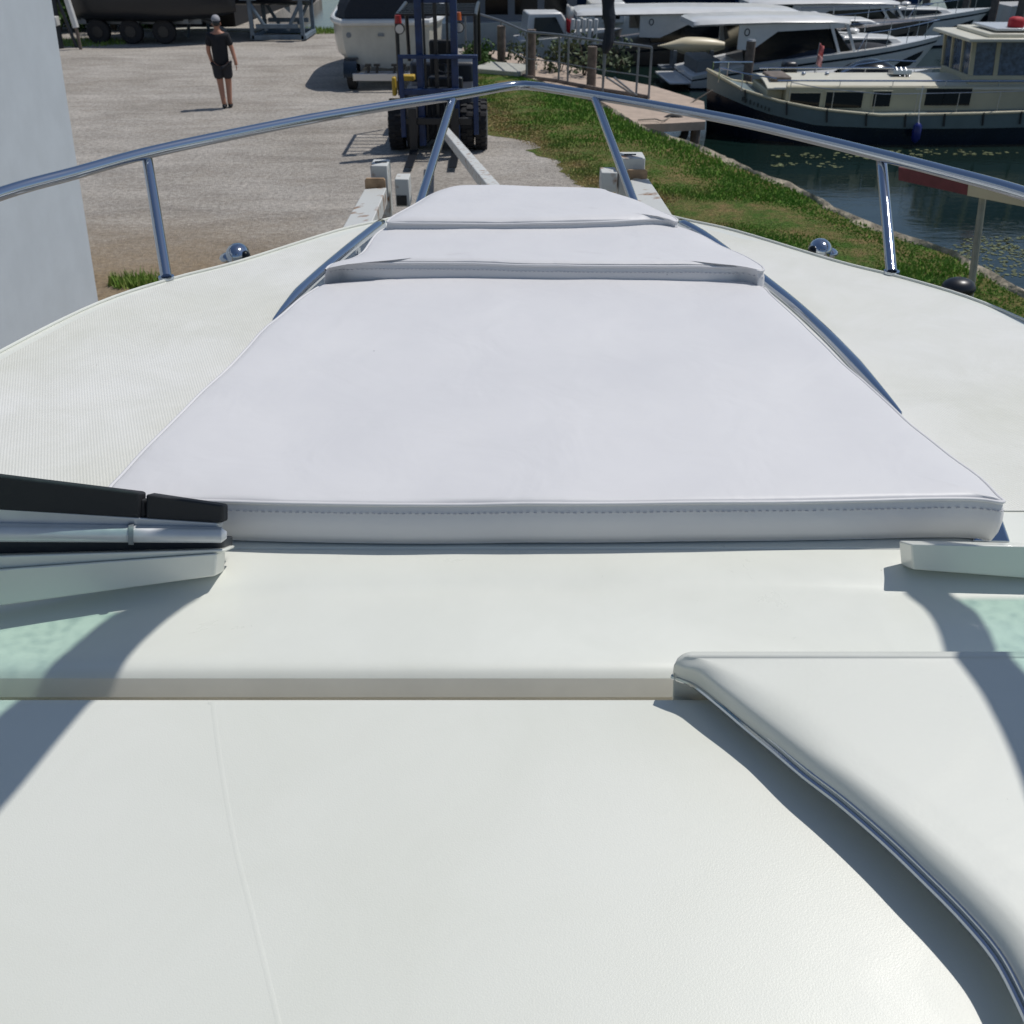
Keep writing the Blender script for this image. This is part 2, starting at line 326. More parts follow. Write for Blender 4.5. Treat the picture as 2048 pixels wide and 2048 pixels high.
def thing(name, loc, label, cat, group=None, rz=0, local=False):
    o = bpy.data.objects.new(name, None); COL.objects.link(o); o.location = loc; o.rotation_euler = (0, 0, rz); o.empty_display_size = .1
    WORLD[o.name] = Vector() if local else Vector(loc)
    return tag(o, label, cat, group)
def copy_tree(o, parent=None):
    c = o.copy(); COL.objects.link(c); c.parent = parent
    for ch in list(o.children): copy_tree(ch, c)
    return c
def interp(tab, s):
    for (a, va), (b_, vb) in zip(tab, tab[1:]):
        if s <= b_: 
            k = (s - a) / (b_ - a) if b_ > a else 0; k = max(0, k); return va + (vb - va) * k
    return tab[-1][1]
def smoothpath(pts, n=6):
    pts = [Vector(q) for q in pts]; out = []
    for i in range(len(pts) - 1):
        p0 = pts[max(i - 1, 0)]; p1 = pts[i]; p2 = pts[i + 1]; p3 = pts[min(i + 2, len(pts) - 1)]
        for k in range(n):
            t = k / n; out.append(.5 * ((2 * p1) + (p2 - p0) * t + (2 * p0 - 5 * p1 + 4 * p2 - p3) * t * t + (3 * p1 - p0 - 3 * p2 + p3) * t ** 3))
    out.append(pts[-1]); return out

# ------------------------------------------------------------ setting: ground, water, verge
WZ = -.7
bank = [P(x, y, 0) for x, y in ((2400, 900), (2048, 592), (1905, 511), (1760, 461), (1693, 434), (1578, 373), (1514, 350), (1400, 296), (1307, 267), (1260, 245), (1226, 222), (1158, 196), (1060, 158), (1000, 128), (940, 100))]
bank = [(14, -20, 0), (11, -3, 0)] + [tuple(q) for q in bank] + [(-3.2, 35.2, 0), (-5.4, 37.2, 0), (-7.9, 38.4, 0), (-9.0, 41, 0), (-10, 60, 0), (-60, 75, 0), (-90, 20, 0), (-80, -25, 0)]
bk = [Vector(q) for q in bank]
me = MB(); n0 = len(bk)
me.prism([(q.x, q.y) for q in bk], -2.2, 0.0)
tag(me.build('ground', gravel, smooth=0), kind='structure')
wmesh = MB(); wmesh.add([(-400, -60, WZ), (400, -60, WZ), (400, 700, WZ), (-400, 700, WZ)], [(0, 1, 2, 3)])
tag(wmesh.build('water', water, smooth=0), kind='structure')
lakebed = MB(); lakebed.add([(-1500, -800, -3.5), (1500, -800, -3.5), (1500, 2500, -3.5), (-1500, 2500, -3.5)], [(0, 1, 2, 3)])
tag(lakebed.build('lake_bed', stone, smooth=0), kind='structure')
# far shore, a low strip of land
fs = MB(); fs.prism([(-300, 92), (300, 84), (300, 140), (-300, 140)], -2, .4); tag(fs.build('far_shore', turf, smooth=0), kind='structure')
# verge polygon: from the waterside back to the gravel
edge_in = [P(x, y, 0) for x, y in ((925, 112), (935, 160), (950, 205), (975, 262), (1055, 289), (1102, 320), (1148, 363), (1215, 410), (1300, 470), (1420, 560))]
edge_in += [Vector((2.6, 9.0, 0)), Vector((4.2, 5, 0)), Vector((7, -4, 0))]
out = [Vector(q) for q in bank[1:17]]
vp = out + edge_in
vm = MB(); zz = .004
N_ = 40
def resample(pts, n):
    ls = [0]
    for a, b_ in zip(pts, pts[1:]): ls.append(ls[-1] + (b_ - a).length)
    o_ = []; j = 0
    for i in range(n + 1):
        d = ls[-1] * i / n
        while j < len(pts) - 2 and ls[j + 1] < d: j += 1
        k = (d - ls[j]) / max(1e-9, ls[j + 1] - ls[j]); o_.append(pts[j].lerp(pts[j + 1], min(1, max(0, k))))
    return o_
A_ = resample(out, 160); B_ = resample(edge_in[::-1], 160)
rows = []
for i in range(161):
    a = A_[i]; b_ = B_[i]; r = []
    for k in range(13):
        q = a.lerp(b_, k / 12)
        if k == 12: q = q + Vector((noise.noise(q * .9) * .5 + noise.noise(q * 3) * .25, noise.noise(q * .9 + Vector((9, 9, 0))) * .5, 0))
        h = zz + .05 * max(0, sin(pi * k / 12)) * (1 + .6 * noise.noise(q * .8))
        r.append((q.x, q.y, h))
    rows.append(r)
vm.strip(rows); tag(vm.build('verge', turf), kind='structure')
# stone coping along the water's edge: irregular
st = MB(); pr = []
for i in range(161):
    q = A_[i]; nx = A_[min(i + 1, 160)] - A_[max(i - 1, 0)]; nx.normalize(); side = Vector((-nx.y, nx.x, 0))
    if side.x < 0: side = -side
    w1 = .02 + .07 * noise.noise(q * 2.7); w2 = -.03 + .22 * (noise.noise(q * 1.6 + Vector((4, 0, 0))))
    zt = .03 + .03 * noise.noise(q * 4)
    pr.append([q - side * max(.03, .12 + w2), q - side * .01 + Vector((0, 0, zt + .035)), q + side * (w1 + .03) + Vector((0, 0, zt)), q + side * (w1 + .08) + Vector((0, 0, -.4)), q + side * (w1 + .14) + Vector((0, 0, -1.2)), q + Vector((0, 0, -1.2))])
st.loft(pr); so_ = st.build('bank_edging', stone, smooth=50)
tag(so_, kind='structure')
# grass blades
gv = []; gf = []; gd = []
def blade_at(x, y, h, wd, dry, z=0.02):
    a = random.random() * 2 * pi; dx = cos(a) * wd; dy = sin(a) * wd; lx = random.uniform(-.5, .5) * h; ly = random.uniform(-.5, .5) * h
    k = len(gv); gv.extend([(x - dx, y - dy, z), (x + dx, y + dy, z), (x + lx, y + ly, z + h)]); gf.append((k, k + 1, k + 2)); gd.append(dry)
def scatter(cnt, ylo, yhi):
    made = 0; tries = 0
    while made < cnt and tries < cnt * 12:
        tries += 1
        i = random.random() * 159; k = random.random() ** .8; i0 = int(i)
        a = A_[i0].lerp(A_[i0 + 1], i - i0); b_ = B_[i0].lerp(B_[i0 + 1], i - i0); q = a.lerp(b_, .03 + k * .99)
        if not (ylo < q.y < yhi): continue
        px = q.x / max(.1, q.y)
        if abs(px) > .75: continue
        d = noise.noise(q * .5) * 1.3 + noise.noise(q * 1.9 + Vector((3, 1, 0))) * .9 + (k - .6) * 2.8
        if k > .93 and random.random() < .5: continue
        dry = min(1, max(0, .25 + d)); lush = max(0, noise.noise(q * .8 + Vector((0, 7, 0))))
        near = max(0, 1 - abs(q.y - 21) / 6) * (1 - k)
        h = random.uniform(.012, .032) * (1 + lush * 1.8 + near * 2.2) * (1 if dry < .6 else .6)
        blade_at(q.x, q.y, h, .007 + .0007 * q.y, min(1, dry + random.uniform(-.2, .2)), .03); made += 1
scatter(52000, 7, 17); scatter(38000, 17, 34)
for (cx, cy, R_, cnt) in ((-4.35, 11.6, .35, 500), (-13.3, 34.5, 1.6, 1200), (-6.6, 37.6, 1.2, 1500)):
    for i in range(cnt):
        a = random.random() * 6.28; r = R_ * sqrt(random.random()); blade_at(cx + cos(a) * r, cy + .6 * sin(a) * r, random.uniform(.05, .16), .012, random.uniform(0, .35), 0)
gm = bpy.data.meshes.new('grass'); gm.from_pydata(gv, [], gf); gm.materials.append(blade)
at_ = gm.attributes.new('dry', 'FLOAT', 'FACE'); at_.data.foreach_set('value', [max(0, x) for x in gd])
go = bpy.data.objects.new('grass', gm); COL.objects.link(go); tag(go, 'green and straw coloured grass on the verge by the water', 'grass', kind='stuff')
# floating weed
wv_ = MB()
for (px, py, rx, ry, cnt) in ((2010, 520, 1.3, .8, 520), (2040, 490, .9, .5, 220), (1690, 312, 1.6, .3, 60), (1620, 330, .8, .3, 30), (1900, 305, 1.4, .3, 60)):
    c = P(px, py, WZ)
    for i in range(cnt):
        a = random.random() * 6.28; r = sqrt(random.random()); x = c.x + cos(a) * r * rx; y = c.y + sin(a) * r * ry; s_ = random.uniform(.01, .04) * (1.5 if py < 340 else 1)
        t0 = random.random() * 6; wv_.add([(x + cos(t0 + j) * s_, y + sin(t0 + j) * s_, WZ + .006) for j in (0, 1.05, 2.1, 3.15, 4.2, 5.25)], [(0, 1, 2, 3, 4, 5)])
weedm = mat('duckweed', (.11, .13, .05), .6, var=.3, vscale=8)
tag(wv_.build('floating_weed', weedm, smooth=0), 'yellow green weed floating on the dark water', 'water weed', kind='stuff')
# ============================================================ the boat we stand on
CX = .085; DZ = 2.855
boat = thing('motor_boat', (CX, 1.2, 0), 'white motor boat foredeck seen over its dashboard, with stainless bow rail', 'motor boat')
half = [(1.70, -2.5), (1.70, .2), (1.64, 1.0), (1.60, 1.6), (1.52, 2.1), (1.42, 2.52), (1.30, 2.87), (1.15, 3.09), (.98, 3.27), (.72, 3.62), (.56, 3.77), (.38, 3.96), (.18, 4.14), (0, 4.2)]
def outline(pts): return [(CX + x, y) for x, y in pts] + [(CX - x, y) for x, y in pts[-2::-1]]
hs = [tuple(q)[:2] for q in smoothpath([(x, y, 0) for x, y in half[3:]], 5)]
hull_half = [(1.70, -2.5), (1.70, .2), (1.64, 1.0)] + hs
ol = outline(hull_half)
m = MB(); rings = []
for z, k, in ((DZ - .03, 1), (DZ - .1, 1.012), (DZ - .16, 1.0), (2.2, .9), (1.5, .72), (1.15, .35)):
    rings.append([(CX + (x - CX) * k, .6 + (y - .6) * (k ** .35), z) for x, y in ol])
m.loft(rings[::-1], cap=False); m.add(rings[-1], [tuple(range(len(rings[-1])))])
m.prism([(CX + x * .93, y) for x, y in ((-1.7, -2.4), (1.7, -2.4), (1.68, .4), (1.4, 1.15), (-1.4, 1.15), (-1.68, .4))], 1.9, 1.95); m.build('hull', gel, boat)
# deck with a raised toe moulding; stops at the windscreen
dk = [q for q in hs if q[1] >= 1.55]; dk = [(1.60, 1.56)] + dk
dl = outline(dk)
m = MB(); m.prism(dl, DZ - .05, DZ); deck = m.build('foredeck', gel, boat, bevel=.006)
ns = [(max(0, x - .055 if x > .06 else x), y - (.045 if y > 3.5 else 0)) for x, y in dk]
ns = [(max(.0, x), max(y, 1.70)) for x, y in ns if not (x == 0 and y < 1)]
nl = [(1.545, 1.69)] + [q for q in ns if q[1] > 1.72]
pl = outline(nl)
m = MB(); n_pl = len(pl); m.prism(pl, DZ + .0005, DZ + .0028); m.build('anti_slip_panel', nonskid, deck, smooth=0)
tr_ = [(CX + s_ * (x - .012), y - .006, DZ + .003) for s_ in (1,) for x, y in dk] ; tl = [(CX - (x - .012), y - .006, DZ + .003) for x, y in dk[::-1]][1:]
m = MB(); m.tube([Vector(q) for q in tr_ + tl], .0045, 8); m.build('toe_rail', gel, deck)
# dashboard moulding in front of the helm
def prof(x):
    cr = 1.42 + .045 * max(0, 1 - ((x - CX) / .9) ** 2)
    return [(1.559, 2.8535), (1.53, 2.8525), (cr + .03, 2.8475), (cr + .008, 2.8425), (cr - .004, 2.8395), (cr - .02, 2.8385), (1.34, 2.8375), (1.278, 2.8365), (1.264, 2.8355), (1.254, 2.8325), (1.246, 2.828), (1.240, 2.821), (1.236, 2.812), (1.228, 2.793), (1.240, 2.788), (1.25, 2.745), (1.17, 2.737), (.8, 2.735)]
m = MB(); rows = []
for i in range(61):
    x = CX - 1.7 + 3.4 * i / 60; rows.append([(x, y, z) for y, z in prof(x)])
m.strip([r[:12] for r in rows]); db = m.build('dashboard', gel, boat, smooth=60)
m = MB(); m.strip([r[11:] for r in rows]); m.build('channel', mat('yellowed_gelcoat', (.73, .70, .61), .4, var=.06, vscale=6), db, smooth=60)
# grained helm cover A, its front edge rounded
def za(y): return 2.88 - SL * (1.13 - y)
m = MB(); rows = []
for i in range(51):
    x = -1.6 + 3.4 * i / 50; r = [(x, 1.135, za(1.13) - .07), (x, 1.14, za(1.13) - .035), (x, 1.139, za(1.13) - .02), (x, 1.134, za(1.13) - .010), (x, 1.126, za(1.13) - .003), (x, 1.114, za(1.114))]
    for y in (1.0, .9, .75, .6, .4, .2, -.1, -.4): r.append((x, y, za(y)))
    rows.append(r)
m.strip(rows); m.build('helm_cover', dash, boat, smooth=60)
m = MB(); rows = []
sp_ = smoothpath([PA(425, 1404), PA(440, 1520), PA(470, 1690), PA(510, 1850), PA(575, 2120)], 6)
for q in sp_: rows.append([q + Vector((dx, 0, dz)) for dx, dz in ((-.007, -.0004), (-.003, .0001), (0, .00018), (.003, .0001), (.007, -.0004))])
m.strip(rows); m.build('mould_line', dash, boat, smooth=80)
# raised pod B with rounded lip and chrome trim
TP = [((1345, 1352), (1349, 1330), (1362, 1316), .020), ((1362, 1358), (1368, 1338), (1388, 1325), .022), ((1393, 1372), (1400, 1349), (1424, 1333), .025), ((1440, 1409), (1447, 1384), (1478, 1360), .03),
      ((1494, 1455), (1502, 1425), (1540, 1392), .034), ((1550, 1501), (1560, 1468), (1606, 1428), .037), ((1610, 1552), (1622, 1515), (1674, 1472), .040), ((1670, 1598), (1684, 1557), (1740, 1512), .042),
      ((1726, 1645), (1742, 1600), (1802, 1553), .043), ((1785, 1698), (1802, 1648), (1866, 1600), .044), ((1842, 1753), (1862, 1698), (1928, 1650), .045), ((1919, 1830), (1943, 1770), (2012, 1722), .045),
      ((1989, 1912), (2018, 1846), (2090, 1800), .045), ((2036, 1997), (2070, 1920), (2142, 1880), .045), ((2075, 2090), (2112, 2010), (2185, 1980), .045), ((2100, 2200), (2140, 2120), (2215, 2090), .045)]
m = MB(); rows = []; trim = []
TOPO = .075; PFY = P(1500, 1302, 2.955).y
RS = [(1368, 1314), (1393, 1321), (1430, 1339), (1486, 1368), (1548, 1403), (1605, 1447), (1655, 1492), (1720, 1538), (1784, 1584), (1848, 1631), (1912, 1682), (1994, 1752), (2072, 1826), (2126, 1900), (2168, 1992), (2200, 2100)]
Tc = smoothpath([PA(*T, dz) for T, K, R_, dz in TP], 5)
Kc = smoothpath([PA(*K, max(.058, dz + .022)) for T, K, R_, dz in TP], 5)
Rc = smoothpath([PA(*q, TOPO - .003) for q in RS], 5)
for i, (t, k, r) in enumerate(zip(Tc, Kc, Rc)):
    w_ = min(1, i / 24); w_ = w_ * w_ * (3 - 2 * w_)
    r2 = r + Vector((.010 + .022 * w_, -.003 + .015 * w_, 0)); r2.z = za(r2.y) + TOPO - .0005
    far = Vector((1.75, r2.y, 0)); far.z = za(far.y) + TOPO
    def bz(u): # soft shoulder from the inner face up on to the top
        c_ = k + (k - t) * (.1 + .25 * w_); c_.z = min(c_.z, r.z); return k * (1 - u) ** 2 + c_ * 2 * u * (1 - u) + r * u * u
    rows.append([t + Vector((.03, .01, -.004)), t + Vector((.004, 0, -.003)), t, k, bz(.25), bz(.5), bz(.75), r, (r + r2) / 2 + Vector((0, 0, .0006)), r2, far])
    trim.append(t)
# front edge of the pod: top plane runs forward to its straight front edge, then turns down
fy = P(1500, 1302, 2.955).y
f0 = rows[0]
lead = []
zt = za(fy) + TOPO
hz_ = [-.10, -.09, -.055, -.03, -.02, -.013, -.008, -.004, -.002, -.001, -.001]
front = [Vector((q.x + .002, fy + (.004 if j < 4 else -.002), zt + hz_[j])) for j, q in enumerate(f0)]
down = [Vector((q.x + .006, fy + .008, za(1.1) - .06)) for q in front]
m.strip([down, front] + rows); pod = m.build('instrument_pod', podm, boat, smooth=180)
tp = trim
m = MB(); m.tube([q + Vector((-.001, 0, -.001)) for q in tp], .0042, 8); m.tube([q + Vector((.004, .002, .0065)) for q in tp], .0024, 8); m.build('chrome_trim', chrome, pod)
m = MB(); c = PA(1369, 1362, .012); m.cyl(c, c + Vector((.0, .003, .004)), .0035, 10); m.build('screw', steel, pod)

# windscreen frames to either side of the open centre
def bar(name, Lt, Lb, Rt, Rb, yL, yR, th, mt, par, ext=.3, dz=0, bev=.003, ends=None):
    A, B, C, D = Q(*Lt, yL), Q(*Lb, yL), Q(*Rt, yR), Q(*Rb, yR)
    A = A + (A - C) * ext; B = B + (B - D) * ext; bk_ = Vector((0, th, -.5 * th))
    m = MB(); m.hexa([B, D, D + bk_, B + bk_, A, C, C + bk_, A + bk_]); return m.build(name, mt, par, bevel=bev)
wl = bar('windscreen_frame', (0, 1139), (0, 1211), (433, 1107), (431, 1152), 1.36, 1.452, .05, gel, boat, dz=.002)
bar('ledge', (0, 1112), (0, 1138), (449, 1099), (448, 1105), 1.37, 1.46, .06, gel, wl, dz=.001)
bar('glazing_channel', (0, 1082), (0, 1113), (449, 1078), (448, 1100), 1.40, 1.483, .05, mat('dark_channel', (.05, .055, .06), .5), wl)
m = MB(); a = Q(0, 1064, 1.385); bb = Q(450, 1070, 1.47); a = a + (a - bb) * .3; rr_ = .0135
m.tube([a, bb - (bb - a).normalized() * .006, bb + Vector((.003, 0, 0))], [.0165, .0135, .006], 18); m.build('glazing_bead', alu, wl)
m = MB(); a2 = Q(0, 1064, 1.385); q0 = a2.lerp(bb, 256 / 450); d_ = (bb - a2).normalized(); m.tube([q0 - d_ * .004, q0 + d_ * .004], .0185, 18); m.build('joint_clip', greymetal, wl)
bar('upper_profile', (0, 1017), (0, 1048), (436, 1046), (434, 1061), 1.39, 1.475, .03, alu, wl)
m = MB()
def rb(px0, t0, b0, px1, t1, b1, dy=0):
    k0 = px0 / 446; k1 = px1 / 446; y0 = 1.385 + .09 * k0 + dy; y1 = 1.385 + .09 * k1 + dy
    A, B, C, D = Q(px0, t0, y0), Q(px0, b0, y0), Q(px1, t1, y1), Q(px1, b1, y1); k_ = Vector((0, .03, -.014)); m.hexa([B, D, D + k_, B + k_, A, C, C + k_, A + k_])
rb(-140, 935, 1012, 279, 986, 1036); rb(291, 988, 1037, 446, 1011, 1046); rb(279, 998, 1036, 291, 999, 1037, .006)
m.build('rubber_seal', rubber, wl, bevel=.004)
wr = bar('windscreen_frame', (2048, 1092), (2048, 1156), (1822, 1088), (1826, 1139), 1.458, 1.468, .05, gel, boat, ext=.6)
# unseen panels added above the helm, shaped to cast dashboard shade and green light
ZR = 4.2
def up(v_): k = (ZR - v_.z) / SUN.z; return Vector((v_.x + SUN.x * k, v_.y + SUN.y * k, ZR))
ZC = 2.8375
li = [up(P(x, y, ZC)) for x, y in ((446, 1132), (431, 1152), (388, 1207), (373, 1212), (330, 1243), (280, 1288), (250, 1323), (237, 1345))] + [up(PA(x, y)) for x, y in ((194, 1395), (171, 1416), (116, 1482), (39, 1577), (0, 1622), (-120, 1765), (-300, 1980))]
lo = [up(P(x, y, ZC)) for x, y in ((248, 1222), (210, 1245), (155, 1292), (105, 1331), (91, 1350))] + [up(PA(x, y)) for x, y in ((50, 1397), (23, 1416), (0, 1439), (-120, 1560), (-330, 1790))]
ri = [up(P(x, y, ZC)) for x, y in ((1807, 1122), (1816, 1187), (1847, 1206), (1871, 1230), (1888, 1264), (1899, 1301))] + [up(PA(x, y, TOPO)) for x, y in ((1918, 1306), (1944, 1338), (1975, 1381), (2010, 1447), (2038, 1509), (2060, 1570), (2110, 1740))]
ro = [up(P(x, y, ZC)) for x, y in ((1911, 1198), (1952, 1222), (1979, 1261), (1996, 1301))] + [up(PA(x, y, TOPO)) for x, y in ((2016, 1306), (2038, 1330), (2058, 1352), (2120, 1440), (2220, 1640))]
def panel(inner, outer, sgn, nm):
    inn = resample(inner, 40); o_ = resample(outer, 40); m = MB(); rings = []
    for a, b_ in zip(inn, o_): rings.append([a, b_, b_ + Vector((0, 0, .02)), a + Vector((0, 0, .02))])
    m.loft(rings); fr_ = m.build('added_shade_frame', gel, boat)
    m = MB(); rings = []
    for i, b_ in enumerate(o_):
        e = b_ + Vector((sgn * .75, .0, 0)); rings.append([b_ + Vector((0, 0, .006)), e + Vector((0, 0, .006)), e + Vector((0, 0, .012)), b_ + Vector((0, 0, .012))])
    m.loft(rings); m.build('added_tint_pane', tint, fr_)
    m = MB(); e = o_[-1]; m.tube([e + Vector((0, 0, .01)), Vector((e.x + sgn * .5, e.y - .4, ZR - .2)), Vector((CX + sgn * 1.62, -1.2, 2.9))], .02, 10); m.build('added_panel_leg', chrome, fr_)
panel(li, lo, -1, 'l'); panel(ri, ro, 1, 'r')
# bow rail
rp = [(-260, 487), (0, 388), (150, 346), (295, 306), (450, 272), (620, 238), (780, 211), (905, 192), (1000, 175)]
rp2 = [(1085, 174), (1190, 191), (1330, 215), (1480, 243), (1630, 278), (1760, 310), (1900, 346), (2048, 387), (2300, 475)]
RZ = 3.13
pts = [P(x, y, RZ) for x, y in rp]; pts2 = [P(x, y, RZ) for x, y in rp2]
apex = [P(1025, 171.5, RZ), P(1052, 170.5, RZ)]
path = smoothpath(pts, 5) + apex + smoothpath(pts2, 5)
m = MB(); m.tube(path, .0195, 18); rail = m.build('bow_rail', chrome, boat, smooth=60)
for top, bot, yy in (((293, 309), (333, 556), None), ((1762, 311), (1783, 545), None)):
    a = P(*top, RZ - .01); b_ = P(*bot, DZ + .004); m = MB(); m.tube([a, b_], .0172, 16); s_ = m.build('stanchion', chrome, rail)
    m = MB(); m.cyl(b_ - Vector((0, 0, .002)), b_ + Vector((0, 0, .006)), .024, 20); m.build('base_plate', chrome, s_)
for top, bot in (((906, 196), (842, 400)), ((1190, 196), (1268, 405))):
    a = P(*top, RZ - .01); b_ = Q(*bot, 3.95); d = (b_ - a); b_ = a + d * 1.12
    m = MB(); m.tube([a, b_], .0172, 16); s_ = m.build('stanchion', chrome, rail)
    m = MB(); m.cyl(b_ - Vector((0, 0, .01)), b_ + Vector((0, 0, .0)), .032, 20); m.build('base_plate', chrome, s_)
# deck fittings
for px, py, s_ in ((470, 508, -1), (1646, 498, 1)):
    c = P(px, py, DZ + .0) - Vector((0, .005, .018)); m = MB(); m.ball(c + Vector((s_ * -.005, .02, .012)), .037, (1.05, 1.35, 1), 20, 12); m.ball(c + Vector((s_ * .02, .025, .0)), .03, (1.3, 1.3, .6), 16, 8)
    ft = m.build('deck_light', chrome, boat, smooth=70)
    m = MB(); m.ball(c + Vector((s_ * -.012 - (.02 if s_ > 0 else -.02), .0, .012)), .02, (1, 1, 1), 12, 8); m.build('lens', glassdark, ft)
# grab rails beside the pads
lr = [P(x, y, DZ + .05) for x, y in ((762, 447), (715, 484), (668, 523), (628, 558), (588, 596), (548, 640))]
rr2 = [P(x, y, DZ + .05) for x, y in ((1362, 446), (1405, 470), (1450, 503), (1500, 540), (1540, 571), (1590, 612), (1655, 672), (1730, 750), (1800, 826))]
for pts_ in (lr, rr2):
    e = pts_[-1] + (pts_[-1] - pts_[-2]).normalized() * .12; e.x += .05 if e.x < 0 else -.05; e.z = DZ + .03; s0 = pts_[0] + Vector((0, .03, -.05))
    tp2 = [s0] + smoothpath(pts_, 4) + [e]; m = MB(); m.tube(tp2, [.0165 * min(1, .15 + (len(tp2) - 1 - j) / 7) for j in range(len(tp2))], 14); g = m.build('grab_rail', chrome, boat, smooth=60)
    for k in (1,):
        q = pts_[k]; m = MB(); m.cyl(q, (q.x, q.y, DZ), .008, 10); m.build('rail_foot', chrome, g)
c = P(2003, 1078, DZ); m = MB(); m.add([c + Vector(q) for q in ((-.06, -.012, 0), (.012, -.014, 0), (.016, .02, 0), (-.05, .03, 0), (-.05, -.004, .01), (.006, -.006, .012), (-.008, .02, .05), (-.05, .02, .05))], [(3, 2, 1, 0), (4, 5, 6, 7), (0, 1, 5, 4), (1, 2, 6, 5), (2, 3, 7, 6), (3, 0, 4, 7)])
m.build('rail_end', chrome, boat, bevel=.004, seg=3)

# ------------------------------------------------------------ sun pads
def cushion(outl, zt, th, label, seed, puff=.006, front_idx=None, zmod=None):
    top = [P(x, y, zt) for x, y in outl]; top = smoothpath(top + [top[0]], 4)[:-1]
    n = len(top); c = sum(top, Vector()) / n
    t = thing('sun_pad', (c.x, c.y, zt - th), label, 'sun pad', 'white sun pads on the foredeck')
    ks = [0.02, .15, .3, .45, .6, .72, .82, .9, .95, .975, .99]
    rings = []
    def W(q, a=1):
        z = .0035 * noise.noise(q * 3 + Vector((seed, 0, 0))) + .0018 * noise.noise(q * 9 + Vector((0, seed, 0)))
        return z * a
    for k in ks:
        r = []
        for q in top:
            w_ = c + (q - c) * k; e = min(1, (1 - k) / .12)
            r.append(Vector((w_.x, w_.y, zt + puff * (sin(min(1, e) * pi / 2)) - .004 + W(w_) + (zmod(w_.x, w_.y) if zmod else 0))))
        rings.append(r)
    def edge(off, dz, a=1):
        r = []
        for i, q in enumerate(top):
            d = (top[(i + 1) % n] - top[i - 1]).normalized(); nr = Vector((d.y, -d.x, 0))
            if nr.dot(q - c) < 0: nr = -nr
            wob = .0022 * noise.noise(q * 7 + Vector((0, 0, seed))) * a
            r.append(Vector((q.x, q.y, zt + dz + W(q) * .6 + (zmod(q.x, q.y) if zmod else 0) * (1 + dz / th))) + nr * (off + wob) + Vector((0, 0, wob * 1.2)))
        return r
    rings += [edge(-.002, -.005), edge(.001, -.009)]
    side = [edge(.001, -.009), edge(.004, -.018), edge(.008, -.03), edge(.010, -th * .5), edge(.008, -th * .75), edge(.002, -th * .93), edge(-.004, -th + .004)]
    e1 = rings[-1]
    m = MB(); m.loft(rings, cap=True); o1 = m.build('top_panel', vinyl, t, smooth=70)
    m = MB(); m.loft(side, cap=False); bot = side[-1]; m.add(bot, [tuple(range(len(bot)))]); o2 = m.build('side_band', vinyl, t, smooth=70)
    m = MB(); m.tube(edge(.003, -.008), .0035, 8, closed=True); m.build('piping', vinyl, t, smooth=80)
    m = MB(); m.tube(edge(-.001, -th + .006), .003, 6, closed=True); m.build('hem', vinyl, t, smooth=80)
    # top-stitching just below the piping, on the side facing the helm
    m = MB(); e = edge(.0062, -.0235); L_ = 0; seg = []
    for i in range(n):
        a, b_ = e[i], e[(i + 1) % n]; d = b_ - a
        if a.y > c.y - .02 and True: continue
        if abs(d.x) < abs(d.y) * .8: continue
        k = int(d.length / .0105)
        for j in range(max(1, k)):
            q = a + d * ((j + .5) / max(1, k)); m.box(q + Vector((0, -.0025, random.uniform(-.0006, .0006))), (.0062, .002, .0017), rz=atan2(d.y, d.x), ry=random.uniform(-.15, .15))
    if m.v: m.build('stitching', stitch, o2, smooth=0)
    return t
stitch = mat('stitch_thread', (.5, .5, .53), .7)
main_o = [(219, 984), (300, 990), (420, 993), (560, 997), (800, 1001), (1000, 1000), (1200, 999), (1500, 995), (1700, 992), (1880, 989), (1960, 990), (2004, 996), (1995, 986), (1958, 950), (1881, 892), (1825, 846), (1765, 792), (1687, 722), (1629, 668), (1579, 621), (1542, 587), (1522, 568), (1470, 556), (1330, 551), (1180, 548), (1000, 547), (850, 553), (700, 561), (655, 565), (640, 567), (598, 597), (536, 648), (462, 726), (388, 796), (310, 874), (248, 940), (220, 970)]
cushion(main_o, 2.95, .095, 'largest white vinyl sun pad, nearest, with stitched front edge', 1.3)
sec_o = [(652, 534), (668, 525), (720, 521), (900, 521), (1073, 525), (1250, 526), (1400, 527), (1480, 529), (1518, 536), (1524, 528), (1486, 507), (1440, 487), (1399, 465), (1350, 449), (1309, 446), (1033, 443), (876, 446), (785, 449), (760, 458), (742, 480), (724, 502), (700, 514), (665, 523)]
cushion(sec_o, 2.995, .139, 'middle white sun pad, a narrow strip between two others', 5.1, zmod=lambda x, y: 0)
thr_o = [(776, 439), (800, 441), (966, 442), (1100, 441), (1230, 438), (1309, 434), (1350, 438), (1346, 430), (1317, 418), (1269, 397), (1222, 383), (1191, 376), (1033, 370), (950, 369), (915, 369), (890, 374), (856, 388), (829, 406), (790, 428)]
cushion(thr_o, 3.02, .15, 'farthest and smallest white sun pad, rounded at the bow tip', 9.7, puff=.01)

